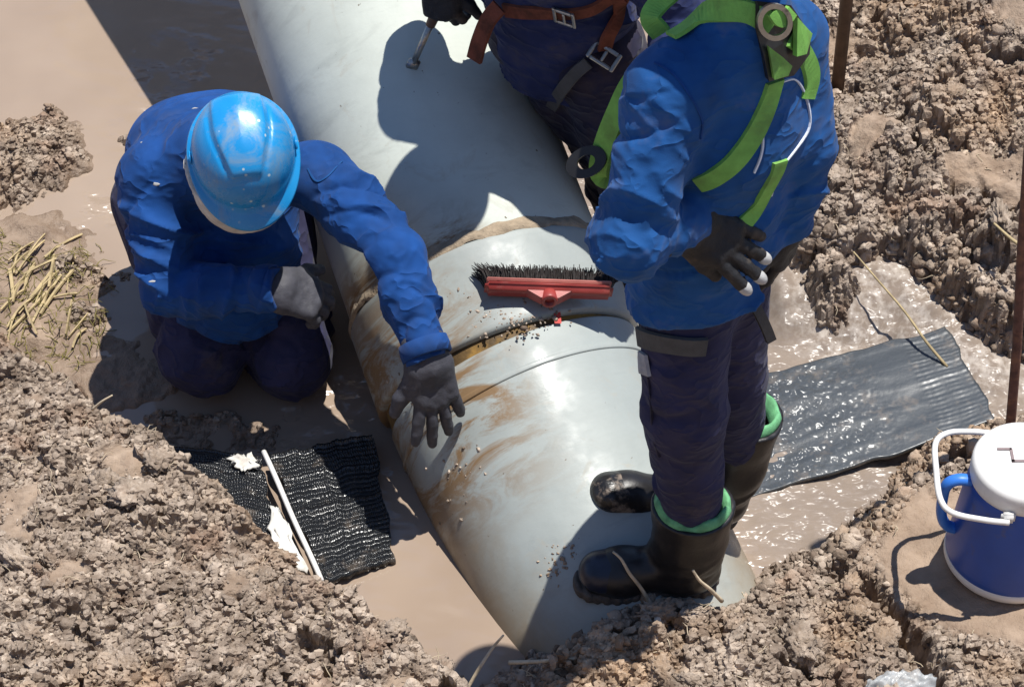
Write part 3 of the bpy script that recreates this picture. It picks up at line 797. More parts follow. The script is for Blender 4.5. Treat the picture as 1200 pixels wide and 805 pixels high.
def boot(parent, heel, toe, top, side_hint, mat, upper=None, size=1.0, r_top=.092, liner=True):
    """wellington boot: heel/toe are the ends of the sole, top the centre of the shaft rim"""
    heel, toe, top = (np.asarray(a, float) for a in (heel, toe, top))
    f = unit(toe - heel); L = np.linalg.norm(toe - heel); sh = top - heel
    u = unit(sh - f * (sh @ f)); s_ = np.cross(f, u)
    ank = heel + f * .075 + u * .085
    S = Solid(np.minimum.reduce([heel, toe, top]) - .13, np.maximum.reduce([heel, toe, top]) + .13, .0058)
    S.limb(heel + f * .050 + u * .045, heel + f * .09 + u * .060, .045, .050, k=.02, stretch=(s_, .95))
    S.limb(heel + f * .085 + u * .052, toe - f * .10 + u * .045, .050, .047, k=.03, stretch=(s_, 1.05))
    S.limb(toe - f * .105 + u * .042, toe - f * .058 + u * .040, .050, .044, k=.025, stretch=(s_, 1.12))
    S.limb(ank, ank + (top - ank) * .35, .064, .074, k=.05, fold=(.028, .0055, .5, .6, 2.0))
    S.limb(ank + (top - ank) * .3, top + unit(top - ank) * .03, .074, r_top, k=.03, fold=(.06, .002, .5, .7, .7))
    S.cut(heel + u * .012, -u)
    S.noise(24, .003, 1)
    ax = unit(top - ank)
    S.F = S.F.copy()
    S.cut(top, ax)
    H_ = Solid(S.org, S.org + (S.n - 1.5) * S.h, S.h); H_.limb(top - ax * .09, top + ax * .05, r_top - .024, r_top - .014)
    S.F = np.maximum(S.F, -H_.F)
    b = S.mesh('boot', mat, parent)
    # sole
    G = Solid(np.minimum(heel, toe) - .10, np.maximum(heel, toe) + .10, .0045)
    G.limb(heel + f * .045 + u * .012, heel + f * .10 + u * .012, .047, .043, k=.02); G.limb(heel + f * .10 + u * .012, toe - f * .10 + u * .012, .043, .053, k=.02); G.limb(toe - f * .11 + u * .012, toe - f * .052 + u * .012, .054, .050, k=.02)
    G.cut(heel + u * .021, u); G.cut(heel - u * .008, -u)
    gs = G.slab(G.org, G.org + G.n * G.h); c = (gs[1] - heel[0]) * f[0] + (gs[2] - heel[1]) * f[1] + (gs[3] - heel[2]) * f[2]
    G.F = G.F + (.003 * (np.sin(c * 2 * math.pi / .021) > .3)).astype(np.float32)
    G.mesh('sole', M['sole'], b)
    if upper is not None:
        T = Solid(toe - .16, toe + .12, .005)
        T.limb(toe - f * .105 + u * .044, toe - f * .058 + u * .042, .0525, .0465, stretch=(s_, 1.12)); T.cut(heel + u * .034, -u); T.cut(toe - f * .125, -f)
        T.mesh('toe_cap', upper, b)
    if liner:
        v = []; n = 40; xx, yy, zz = frame_from(ax, f)
        prof = [(r_top - .014, -.03), (r_top - .010, .002), (r_top - .016, .015), (r_top - .023, .017), (r_top - .028, -.03)]
        lv, lf = lathe(prof, n); lv = xf(lv, xx, yy, zz, top)
        lv = lv + zz * (.007 * np.sin(np.arctan2((lv - top) @ yy, (lv - top) @ xx) * 3 + 1) + .004 * np.sin(np.arctan2((lv - top) @ yy, (lv - top) @ xx) * 8))[:, None]
        obj('boot_liner', lv, lf, M['liner'], b)
    return b
def head_body(parent, J, face, up, slim=.022):
    P = np.array(list(J.values())); lo, hi = P.min(0) - .16, P.max(0) + .2
    S = Solid(lo, hi, .0125); hd = J['head']; f = unit(face); u = unit(np.asarray(up) - f * (np.asarray(up) @ f)); r = np.cross(f, u)
    lat = unit(J['shR'] - J['shL'])
    S.limb(J['hip'], J['chest'], .095, .105, stretch=(lat, 1.35)); S.limb(J['chest'], J['neck'] * .7 + J['chest'] * .3, .105, .07, stretch=(lat, 1.3))
    S.limb(J['shL'], J['shR'], .045, .045); S.limb(J['neck'] * .8 + J['chest'] * .2, hd - u * .03, .055, .055)
    for q in 'LR':
        S.chain([J['sh' + q], J['el' + q], J['wr' + q]], [.045, .036, .027]); S.chain([J['hi' + q], J['kn' + q], J['an' + q]], [.075, .052, .04])
    S.limb(hd - f * .015 - u * .005, hd + f * .01 + u * .03, .082, .084, stretch=(r, .93)); S.limb(hd + f * .045 - u * .065, hd + f * .03 - u * .03, .040, .055, k=.04)
    S.limb(hd + f * .088 + u * .012, hd + f * .104 - u * .022, .010, .015, k=.012)              # nose
    for q in (-1, 1):
        S.limb(hd + r * q * .080 + u * .012, hd + r * q * .084 - u * .022, .016, .010, k=.008)   # ears
        S.limb(hd + f * .092 + r * q * .032 + u * .014, hd + f * .094 + r * q * .034 + u * .014, .015, .015, k=.012, mode='sub')
    S.limb(hd + f * .088 - u * .050 - r * .02, hd + f * .088 - u * .050 + r * .02, .009, .009, k=.006)
    b = S.mesh('body', M['skin'], parent)
    for q in (-1, 1):
        vv, ff = ico(2, 1, 0.0); e = hd + f * .079 + r * q * .032 + u * .013
        obj('eye', vv * .012 + e, ff, M['piping'], b)
    Hh_ = Solid(hd - .15, hd + .15, .008); Hh_.limb(hd - f * .02 + u * .01, hd + u * .035, .088, .089); Hh_.cut(hd + f * .035, f); Hh_.cut(hd - u * .03, -u)
    Hh_.mesh('hair', M['hair'], b)
    return b
def helmet(parent, c, face, up, mat, scale=1.0):
    f = unit(face); u = unit(np.asarray(up) - f * (np.asarray(up) @ f)); r = np.cross(f, u)
    nu, nv = 112, 40; a, b, h = .130 * scale, .112 * scale, .128 * scale
    th = np.linspace(0, 2 * math.pi, nu, endpoint=False); fv = np.cos(th); rv = np.sin(th)
    rows = []
    front = np.clip(fv, 0, 1) ** 2.2
    back = np.clip(-fv, 0, 1) ** 2
    ext = .010 + .028 * front + .006 * back
    def rim(e, dz): return np.stack([rv * (b + e * (b / a)), fv * (a + e), np.full(nu, dz) - .020 * front * e / .04 - .012 * back], 1)
    rows.append(rim(ext * 0 - .004, -.006)); rows.append(rim(ext, -.006)); rows.append(rim(ext + .003, -.001)); rows.append(rim(ext, .003)); rows.append(rim(ext * .35, .004)); rows.append(rim(ext * .0, .010))
    for k in range(1, nv + 1):
        v = k / nv * math.pi / 2; cv = math.cos(v) ** .80; sv = math.sin(v) ** .92
        x = rv * b * cv; y = fv * a * cv; z = np.full(nu, h * sv)
        xn = x / b; yn = y / a
        wdt = .50 - .24 * sstep(-.2, .80, yn) + .02 * yn
        panel = sstep(wdt + .035, wdt - .035, np.abs(xn)) * sstep(.74, .60, yn) * sstep(-.86, -.70, yn) * sstep(.05, .3, sv)
        groove = np.exp(-((np.abs(xn) - wdt - .10) / .03) ** 2) * sstep(.62, .48, yn) * sstep(-.6, -.4, yn) * sstep(.1, .3, sv)
        crest = np.exp(-(np.abs(xn) / .11) ** 2) * sstep(.5, .2, yn) * sstep(-.8, -.6, yn) * .0015
        k_ = 1 + (.0062 * panel - .0040 * groove + crest) / .12
        rows.append(np.stack([x * k_, y * k_, z * k_ + .010 * (1 - sv)], 1))
    Vv = np.concatenate(rows); m = len(rows)
    i, j = np.meshgrid(np.arange(m - 1), np.arange(nu), indexing='ij'); j2 = (j + 1) % nu
    Fq = np.stack([i * nu + j, (i + 1) * nu + j, (i + 1) * nu + j2, i * nu + j2], -1).reshape(-1, 4)
    W = xf(Vv, r, f, u, c)
    hl = obj('helmet', W, Fq, mat, parent)
    for q in (-1, 1):                                                # slots for ear muffs
        bm = box_bm((.006, .030, .012), .002); bm_obj('side_clip', bm, mat4(r, f, u, np.asarray(c) + r * q * (b + .003) + u * .022), mat, hl)
    # webbing band inside
    v, fq = lathe([(.098, -.012), (.100, .018), (.094, .018), (.092, -.012)], 48); v[:, 1] *= 1.22
    obj('headband', xf(v, r, f, u, c), fq, M['black'], hl)
    return hl

FOLD = dict(up=(.050, .0115, .6, .65), fo=(.040, .0115, .35, .7))
def jacket(J, lo_pad, radii, lat, h=.0052, hem=None, seeds=(1, 2, 3, 4), collar=None, ext=()):
    P = np.array(list(J.values())); S = Solid(P.min(0) - lo_pad, P.max(0) + lo_pad, h)
    hip, ch, nk = J['hip'], J['chest'], J['neck']
    S.limb(hip - unit(ch - hip) * radii.get('len', .10), hip + (ch - hip) * .45, radii['hem'], radii['waist'], k=.05, stretch=(lat, radii.get('st', 1.38)), fold=(.07, .016, .5, 1.0, seeds[0]))
    S.limb(hip + (ch - hip) * .4, ch, radii['waist'], radii['chest'], k=.06, stretch=(lat, radii.get('st', 1.38)), fold=(.08, .013, .3, .8, seeds[1]))
    S.limb(ch, nk - unit(nk - ch) * .06, radii['chest'], .082, k=.07, stretch=(lat, radii.get('st', 1.38)))
    S.limb(J['shL'] * .85 + nk * .15, J['shR'] * .85 + nk * .15, .066, .066, k=.06)
    S.limb(nk - unit(nk - ch) * .06, nk + unit(nk - ch) * .015, .085, .068, k=.03)
    for q, sd in (('L', seeds[2]), ('R', seeds[3])):
        s_, e_, w_ = J['sh' + q], J['el' + q], J['wr' + q]
        S.limb(s_, e_, radii['sh'], radii['el'], k=.045, fold=(*FOLD['up'], sd))
        S.limb(e_, w_, radii['el'], radii['wr'], k=.02, fold=(*FOLD['fo'], sd + 1.1))
    for e in ext: S.limb(*e[:4], **e[4])
    for q in radii.get('open', 'LR'):               # open the sleeve at the wrist
        av = unit(J['wr' + q] - J['el' + q]); S.limb(J['wr' + q] + av * .105, J['wr' + q] + av * .20, .095, .095, k=.004, mode='sub')
    S.noise(8, .005, seeds[0])
    if hem is not None: S.cut(hem[0], hem[1], .006)
    return S
def trousers(J, radii, lat, waist_up, h=.0065, seeds=(5, 6), cuts=(), pad=.16):
    P = np.array([J[k] for k in ('hip', 'hiL', 'hiR', 'knL', 'knR', 'anL', 'anR')]); S = Solid(P.min(0) - pad, P.max(0) + pad, h)
    S.limb(J['hip'] + waist_up * .10, J['hip'] - waist_up * .03, radii['waist'], radii['hip'], k=.05, stretch=(lat, radii.get('st', 1.35)), fold=(.06, .006, .5, 1, 2.2))
    for q, sd in (('L', seeds[0]), ('R', seeds[1])):
        a, b, c = J['hi' + q], J['kn' + q], J['an' + q]
        S.limb(a, b, radii['thigh'], radii['knee'], k=.045, fold=(.075, .008 * radii.get('fa', 1), .8, .6, sd))
        S.limb(b, c, radii['knee'], radii['ank'], k=.02, fold=(.055, .009 * radii.get('fa', 1), .3, .5, sd + 1))
    S.noise(8, .005, seeds[0])
    for p, n in cuts: S.cut(p, n)
    return S

# ---- the kneeling worker in the water
P1 = empty('person', at(280, 420, 0), 'kneeling worker in blue jacket and blue helmet reaching a gloved hand to the pipe', 'person')
J1 = dict(hip=V(-.70, .50, .30), chest=V(-.70, .33, .54), neck=V(-.655, .15, .69), head=aty(282, 196, .06),
          shL=aty(378, 208, .15), elL=aty(463, 300, -.08), wrL=aty(500, 415, -.26),
          shR=aty(175, 212, .19), elR=aty(200, 338, .03), wrR=aty(318, 338, -.05),
          hiL=V(-.60, .46, .27), knL=V(-.52, .08, .10), anL=V(-.56, .48, -.06),
          hiR=V(-.86, .46, .27), knR=V(-.73, .07, .12), anR=V(-.79, .46, -.06))
face1 = unit((.17, -.86, -.50)); up1 = unit((.05, -.47, .88))
head_body(P1, J1, face1, up1)
lat1 = unit(J1['shR'] - J1['shL'])
S1 = jacket(J1, .17, dict(hem=.118, waist=.114, chest=.124, sh=.076, el=.064, wr=.047), lat1, hem=(J1['hip'] - unit(J1['chest'] - J1['hip']) * .08, -(J1['chest'] - J1['hip'])), seeds=(1.3, 2.9, .7, 3.3), ext=[(V(-.67, .27, .44), V(-.645, .13, .27), .135, .10, dict(k=.06, stretch=(V(1, 0, 0), 1.35), fold=(.06, .012, .5, 1, 2.2)))])
cuff = lambda par, J, q, m, r=.052: bm_cuff(par, J['wr' + q], J['el' + q], m, r)
def bm_cuff(par, w, e, m, r):
    a = unit(w - e); x, y, z = frame_from(a); v, f = lathe([(r - .010, -.032), (r, -.030), (r + .002, -.012), (r + .001, .006), (r - .005, .008), (r - .008, -.02)], 36)
    obj('cuff', xf(v, x, y, z, w), f, m, par)
jk1 = S1.mesh('jacket', M['jacket'], P1)
cuff(jk1, J1, 'L', M['jacket'], .055); cuff(jk1, J1, 'R', M['jacket'], .053)
S1t = trousers(J1, dict(waist=.12, hip=.13, thigh=.112, knee=.084, ank=.075, fa=1.9), lat1, unit(J1['chest'] - J1['hip']), seeds=(1.1, 4.2))
S1t.limb(V(-.70, .42, .26), V(-.66, .23, .17), .14, .10, k=.06)
S1t.mesh('trousers', M['trouser'], P1)
for q in 'LR':
    a = J1['an' + q]; boot(P1, a + V(0, -.02, -.06), a + V(0, .06, -.30), a + V(0, -.26, .02), None, M['rubber'], liner=False)
glove(P1, J1['wrL'] + unit(J1['wrL'] - J1['elL']) * .005, unit(aty(522, 525, -.345) - J1['wrL']), unit((.25, -.62, .70)), 1, M['glove'], curl=(.08, .12, .15, .2), spread=.2, size=1.24, arm=J1['elL'])
glove(P1, J1['wrR'], unit(aty(375, 352, -.04) - J1['wrR']), unit((.1, -.45, .9)), -1, M['glove'], curl=(.5, .55, .6, .6), spread=.06, size=1.2, arm=J1['elR'])
helmet(P1, aty(286, 186, .06) + up1 * .03, face1, up1, M['helmet'], 1.0)

# ---- the standing worker with the green harness
P3 = empty('person', atp(760, 690, 2), 'standing worker in blue jacket with green harness, hand on his back, boots on the pipe', 'person')
J3 = dict(hip=aty(830, 305, -.54), chest=aty(856, 150, -.57), neck=aty(878, 12, -.58), head=aty(870, -95, -.57),
          shL=aty(784, 108, -.66), elL=aty(738, 283, -.79), wrL=aty(803, 254, -.70),
          shR=aty(925, 45, -.48), elR=aty(938, 175, -.53), wrR=aty(924, 258, -.54),
          hiL=aty(806, 335, -.60), knL=aty(803, 485, -.65), anL=aty(815, 650, -.63),
          hiR=aty(850, 318, -.50), knR=aty(850, 440, -.47), anR=aty(868, 560, -.38))
head_body(P3, J3, (-.6, .75, -.25), (-.15, .25, .95))
lat3 = unit(J3['shR'] - J3['shL'])
S3 = jacket(J3, .17, dict(hem=.146, waist=.110, chest=.114, sh=.072, el=.064, wr=.050, len=.27, st=1.24, open='R'), lat3, ext=[(J3['hi' + q] + V(0, 0, .06), J3['hi' + q] - V(0, 0, .14), .10, .108, dict(k=.05, fold=(.06, .006, .5, 1, 1.4))) for q in 'LR'], hem=(aty(822, 384, -.70), V(.12, -.25, -1)), seeds=(2.3, .9, 2.7, 1.3))
jk3 = S3.mesh('jacket', M['jacket_b'], P3)
bl = dict(heel=aty(846, 712, -.64), toe=aty(676, 692, -.66)); bl['heel'][2] = .142; bl['toe'][2] = .158
bl = dict(heel=V(.445, -.625, .140), toe=V(.128, -.655, .158)); topL = aty(812, 590, -.63)
brd = dict(heel=V(.500, -.385, .075), toe=V(.145, -.478, .222)); topR = aty(872, 482, -.39)
S3t = trousers(J3, dict(st=1.2, waist=.086, hip=.092, thigh=.090, knee=.083, ank=.046), lat3, unit(J3['chest'] - J3['hip']), seeds=(3.1, .6), cuts=())
for t_, b_ in ((topL, bl['heel']), (topR, brd['heel'])):
    a_ = unit(t_ - b_ - V(-.07, 0, .08)); S3t.limb(t_ - a_ * .17, t_ - a_ * .50, .125, .13, k=.004, mode='sub')
S3t.mesh('trousers', M['trouser'], P3)
boot(P3, bl['heel'], bl['toe'], topL, None, M['rubber'], upper=M['rubber_blue'])
boot(P3, brd['heel'], brd['toe'], topR, None, M['rubber'], upper=M['rubber_mud'])
glove(P3, J3['wrL'], unit(aty(874, 300, -.715) - J3['wrL']), unit((.25, -.75, .55)), 1, M['glove_black'], curl=(.10, .12, .14, .2), spread=.13, size=1.2, gaunt=1.15, thumb_out=.2, tips=(0, 1, 2), arm=J3['elL'])
glove(P3, J3['wrR'], unit(aty(912, 330, -.56) - J3['wrR']), unit((.8, -.4, .2)), 1, M['glove_black'], curl=(.3, .35, .4, .4), spread=.06, size=1.1, cuff=M['greyweb'], arm=J3['elR'])
helmet(P3, J3['head'] + V(-.02, .03, .05), (-.6, .75, -.2), (-.12, .2, .96), M['helmet'])
# ---- the worker behind the pipe
P2 = empty('person', V(.34, .48, -.08), 'worker in navy overalls with rust-coloured belt harness standing behind the pipe', 'person')
J2 = dict(hip=V(.115, .46, .80), chest=V(.085, .43, 1.07), neck=V(.055, .39, 1.29), head=V(.035, .345, 1.44),
          shL=V(.24, .33, 1.22), elL=V(.36, .30, .96), wrL=V(.36, .12, .90),
          shR=V(-.10, .50, 1.23), elR=V(-.165, .56, .98), wrR=aty(512, -28, .50),
          hiL=V(.195, .41, .76), knL=V(.30, .40, .38), anL=V(.37, .42, -.02),
          hiR=V(.055, .52, .76), knR=V(.25, .52, .38), anR=V(.32, .56, -.02))
head_body(P2, J2, (-.55, -.6, -.55), (-.2, -.35, .9))
lat2 = unit(J2['shR'] - J2['shL'])
S2 = jacket(J2, .17, dict(hem=.125, waist=.120, chest=.130, sh=.078, el=.064, wr=.046, len=.27, st=1.3), lat2, hem=(aty(650, 122, .36), V(0, -.2, -1)), seeds=(.3, 3.9, 1.7, 2.2))
jk2 = S2.mesh('jacket', M['jacket_c'], P2)
S2t = trousers(J2, dict(waist=.10, hip=.115, thigh=.112, knee=.088, ank=.078), lat2, unit(J2['chest'] - J2['hip']), seeds=(2.6, 1.9))
S2t.mesh('trousers', M['trouser_c'], P2)
for q in 'LR':
    a = J2['an' + q]; boot(P2, a + V(.05, .06, -.06), a + V(-.13, -.17, -.06), a + V(0, 0, .24), None, M['rubber'], liner=False)
tool_tip = atp(483, 80, 1) + V(0, -.01, .012)
tool_top = aty(520, -5, .49)
td = unit(tool_tip - tool_top)
glove(P2, J2['wrR'], unit(aty(518, 14, .47) - J2['wrR']), unit((-.4, -.6, .6)), -1, M['glove_black'], curl=(.75, .85, .9, .9), spread=.03, size=1.05, arm=J2['elR'])
glove(P2, J2['wrL'], unit(V(-.1, -.25, -.1)), unit((.3, -.4, .7)), 1, M['glove_black'], curl=(.4, .4, .4, .4), spread=.05, size=1.05, arm=J2['elL'])
helmet(P2, J2['head'] + V(-.02, -.01, .045), (-.55, -.6, -.45), (-.2, -.35, .93), M['helmet'])

# ------------------------------------------------------------------ harnesses and clothing details
def ring_plate(name, c, x, y, n, rx, ry, w, th, mat, parent):
    m = 36; a = np.linspace(0, 2 * math.pi, m, endpoint=False); vs = []
    x, y, n = unit(x), unit(y), unit(n)
    for k, (s, h) in enumerate(((1, 0), (1, th), (1 - w, th), (1 - w, 0))):
        vs.append(c + np.outer(np.cos(a) * rx * s, x) + np.outer(np.sin(a) * ry * s, y) + n * h)
    vs = np.concatenate(vs); fs = [[k * m + i, k * m + (i + 1) % m, ((k + 1) % 4) * m + (i + 1) % m, ((k + 1) % 4) * m + i] for k in range(4) for i in range(m)]
    return obj(name, vs, fs, mat, parent, smooth=False)
def frame_plate(name, c, x, y, n, sx, sy, bar, th, mat, parent, mid=True):
    """rectangular buckle: four bars and a tongue"""
    x, y, n = unit(x), unit(y), unit(n); bm = bmesh.new()
    def bar_(cx, cy, lx, ly, hz_=0.0):
        b = bmesh.ops.create_cube(bm, size=1)['verts']
        bmesh.ops.scale(bm, vec=(lx, ly, th), verts=b); bmesh.ops.translate(bm, vec=(cx, cy, hz_), verts=b)
    bar_(-sx / 2, 0, bar, sy); bar_(sx / 2, 0, bar, sy); bar_(0, sy / 2 - bar / 2, sx - bar - .0004, bar); bar_(0, -sy / 2 + bar / 2, sx - bar - .0004, bar)
    if mid: bar_(.0, 0, bar * .8, sy - bar * 2 - .0004, .002)
    bmesh.ops.bevel(bm, geom=bm.edges[:], offset=th * .25, segments=1, affect='EDGES')
    return bm_obj(name, bm, mat4(x, y, n, c), mat, parent, smooth=False)
# green harness of the standing worker
hs = strap_px(S3, [(908, 92), (900, 118), (884, 155), (862, 186), (836, 207), (815, 215)], .043, 'harness_strap', M['green'], P3)
strap_px(S3, [(914, 185), (902, 214), (888, 240), (870, 262), (852, 276)], .036, 'harness_strap', M['green'], P3)
strap_px(S3, [(905, 30), (880, 14), (850, 12), (822, 18), (800, 30), (782, 46)], .042, 'harness_strap', M['green'], P3, lift=.004)
strap_px(S3, [(922, 40), (940, 62), (950, 90), (944, 118)], .040, 'harness_strap', M['green'], P3, lift=.004)
def pad_poly(sol, pts, name, mat, parent, lift, th):
    hits = [sol.hit(*p) for p in pts]; hits = [h for h in hits if h]
    c = np.mean([h[0] for h in hits], 0); n = unit(np.mean([h[1] for h in hits], 0)); m = len(hits)
    top = [h[0] + h[1] * (lift + th) for h in hits]; bot = [h[0] + h[1] * (lift - .006) for h in hits]
    vs = top + bot + [c + n * (lift + th * 1.3)]
    fs = [[i, (i + 1) % m, 2 * m] for i in range(m)] + [[i, m + i, m + (i + 1) % m, (i + 1) % m] for i in range(m)]
    return obj(name, vs, fs, mat, parent, smooth=False)
pad = pad_poly(S3, [(884, 2), (918, 6), (940, 42), (938, 62), (922, 84), (896, 90), (890, 60), (884, 30)], 'dorsal_pad', M['black'], P3, .008, .008)
for pl in ([(895, 50), (908, 62), (918, 72), (914, 82), (900, 86)], [(922, 18), (938, 40), (932, 60), (922, 62)]):
    pad_poly(S3, pl, 'green_panel', M['green'], pad, .018, .003)
hh = S3.hit(900, 20)
if hh: ring_plate('d_ring', hh[0] + hh[1] * .022, (1, 0, .2), np.cross(hh[1], (1, 0, .2)), hh[1], .030, .036, .28, .006, M['steel'], P3)
strap_px(S3, [(898, 8), (905, 18), (914, 8)], .03, 'harness_strap', M['green'], P3, lift=.03)
# white piping of the back panel
strap_px(S3, [(894, 122), (887, 133), (893, 160), (890, 182), (882, 204)], .004, 'piping', M['piping'], P3, lift=.002, thick=.002)
strap_px(S3, [(914, 96), (930, 92), (943, 112), (948, 150), (930, 176), (912, 200), (902, 232)], .0032, 'piping', M['piping'], P3, lift=.002, thick=.002)
strap_px(S3, [(766, 74), (790, 88), (808, 112), (822, 142), (820, 165)], .004, 'shoulder_seam', M['jacket'], P3, lift=.001, thick=.002)
# loop of green webbing in front of the chest, with a black plate
pts = catmull([aty(786, 62, -.56), aty(745, 92, -.57), aty(722, 135, -.58), aty(706, 178, -.58), aty(704, 206, -.58), aty(730, 205, -.57)], 8)
vs, fs = ribbon(pts, [unit((-.55, -.7, .45))] * len(pts), .045, .003); obj('harness_strap', vs, fs, M['green'], P3, smooth=False)
pl = aty(688, 190, -.59); n = unit((-.3, -.75, .6))
e1 = unit(np.cross((-.3, .5, 1), n)); ring_plate('strap_plate', pl, unit((.85, .1, .45)), np.cross(n, unit((.85, .1, .45))), n, .040, .028, .55, .008, M['black'], P3)
pts = catmull([aty(775, 40, -.58), aty(762, 22, -.57), aty(772, 4, -.55), aty(790, -12, -.54)], 6)
vs, fs = ribbon(pts, [unit((-.5, -.7, .5))] * len(pts), .04, .003); obj('harness_strap', vs, fs, M['green'], P3, smooth=False)
# thigh strap and pocket patch
strap_px(S3t, [(752, 392), (770, 398), (795, 402), (828, 402)], .042, 'thigh_strap', M['greyweb'], P3, lift=.010)
strap_px(S3t, [(755, 410), (760, 440)], .038, 'pocket_patch', M['patch'], P3, lift=.005)
strap_px(S3t, [(745, 382), (757, 430), (765, 480), (775, 540)], .004, 'side_seam', M['trouser_c'], P3, lift=.001, thick=.002)
pts = catmull([aty(880, 350, -.57), aty(890, 368, -.58), aty(898, 385, -.58), aty(903, 398, -.58)], 5)
vs, fs = ribbon(pts, [unit((.2, -.8, .5))] * len(pts), .022, .006); lan = obj('lanyard', vs, fs, M['greyweb'], P3, smooth=False)
# kneeling worker: white liner under the helmet, shoulder seam, mud flecks
L = Solid(J1['head'] - .2, J1['head'] + .2, .006); L.limb(J1['head'] + up1 * .03, J1['head'] + face1 * .02 - up1 * .045, .120, .112, fold=(.03, .004, .5, .9, 1)); L.cut(J1['head'] + up1 * .02, up1); L.mesh('head_cloth', M['cloth_white'], P1)
strap_px(S1, [(360, 196), (372, 214), (388, 206), (402, 190)], .004, 'shoulder_seam', M['jacket_b'], P1, lift=.001, thick=.002)
for k, (px, py) in enumerate([(166, 168), (184, 216), (178, 330), (330, 135), (228, 128)]):
    hH = S1.hit(px, py)
    if hH:
        v, f = ico(2, k + 5, .3); x, y, z = frame_from(hH[1]); obj('mud_fleck', xf(v * V(.0045 + .002 * (k % 3), .0035, .0015), x, y, z, hH[0]), f, M['tip'], jk1)
# rust belt and buckles of the worker behind the pipe
strap_px(S2, [(566, 6), (590, 10), (625, 14), (662, 14), (700, 6), (735, -4)], .036, 'belt', M['orange'], P2, lift=.006)
strap_px(S2, [(735, -14), (722, 10), (712, 36), (706, 56)], .036, 'harness_strap', M['orange'], P2, lift=.010)
hB = S2.hit(662, 14)
if hB: frame_plate('buckle', hB[0] + hB[1] * .014, lat2, np.cross(hB[1], lat2), hB[1], .046, .050, .008, .008, M['steel'], P2)
SS = S2t.hit(706, 64) or S2.hit(706, 64)
if SS: frame_plate('buckle', SS[0] + SS[1] * .022, unit((.85, -.3, -.45)), np.cross(SS[1], unit((.85, -.3, -.45))), SS[1], .062, .044, .009, .009, M['steel'], P2)
strap_px(S2t, [(692, 70), (676, 84), (660, 104), (648, 124)], .030, 'thigh_strap', M['greyweb'], P2, lift=.014)
pts = catmull([aty(585, 8, .34), aty(572, 24, .335), aty(562, 48, .33), aty(556, 70, .33)], 6)
vs, fs = ribbon(pts, [unit((-.4, -.75, .5))] * len(pts), .040, .004); obj('strap_end', vs, fs, M['orange'], P2, smooth=False)

# ------------------------------------------------------------------ scraper in the hand of the worker behind the pipe
M['wood'] = mk('dark_wood', (.11, .065, .04), .6, .3, 30, .3, 160, .003)
sc_ = empty('scraper', tool_tip, 'short steel scraper with dark wooden grip held above the pipe', 'tool')
mid_ = tool_top + td * np.linalg.norm(tool_tip - tool_top) * .42
vs, fs = tube([tool_top - td * .05, tool_top, tool_top + (mid_ - tool_top) * .5, mid_], [.012, .0145, .0135, .0115], 12); obj('grip', vs, fs, M['wood'], sc_)
vs, fs = tube([mid_ - td * .003, tool_tip - td * .012], [.008, .0075], 10); obj('shaft', vs, fs, M['steel'], sc_)
x, y, z = frame_from(td, (1, .2, 0)); bm = box_bm((.030, .012, .026), .003); bm_obj('blade', bm, mat4(x, y, z, tool_tip - td * .008), M['steel'], sc_)

# ------------------------------------------------------------------ broom head on the sleeve
M['red'] = mk('red_plastic', (.30, .045, .038), .42, .15, 20, .08, 120, .002, .5, dirt=(.40, .18, .15), dscale=9, dlo=.55, dhi=.75)
M['pink'] = mk('faded_red_plastic', (.46, .17, .14), .5, .15, 20, .08)
M['bristle'] = mk('bristle', (.022, .016, .015), .6, .3, 60, .1)
bc = atp(643, 340, 1, .045); bn = unit(bc - (JNT + D1 * ((bc - JNT) @ D1)))
bx_ = unit(aty(716, 338, bc[1] + .012) - aty(572, 333, bc[1])); by_ = unit(D1 - bx_ * (D1 @ bx_) + bn * -.18); by_ = unit(by_ - bx_ * (by_ @ bx_)); bz_ = np.cross(bx_, by_)
broom = empty('broom_head', bc, 'red plastic broom head with black bristles lying on the pipe', 'broom')
bm = box_bm((.288, .020, .050), .009, 3); bo = bm_obj('head_block', bm, mat4(bx_, by_, bz_, bc), M['red'], broom)
bm = box_bm((.280, .006, .046), .002, 2); bm_obj('top_rim', bm, mat4(bx_, by_, bz_, bc + by_ * .0125), M['pink'], bo)
wv = [(-.050, -.010, -.014), (.050, -.010, -.014), (.020, -.030, -.012), (-.020, -.030, -.012)]; wv = wv + [(a, b, .014) for a, b, _ in wv]
obj('socket_web', xf(np.array(wv), bx_, by_, bz_, bc), [[0, 1, 2, 3], [7, 6, 5, 4], [0, 4, 5, 1], [1, 5, 6, 2], [2, 6, 7, 3], [3, 7, 4, 0]], M['red'], bo, smooth=False)
pv, pf = lathe([(.010, -.002), (.0165, -.002), (.019, 0), (.019, .022), (.0175, .025), (.011, .025), (.010, .01), (.0, .01)], 24)
sx_, sy_, sz_ = frame_from(-by_ + bz_ * .25, bx_); obj('socket', xf(pv, sx_, sy_, sz_, bc - by_ * .012), pf, M['red'], bo)
vs, fs = [], []; rb = random.Random(4)
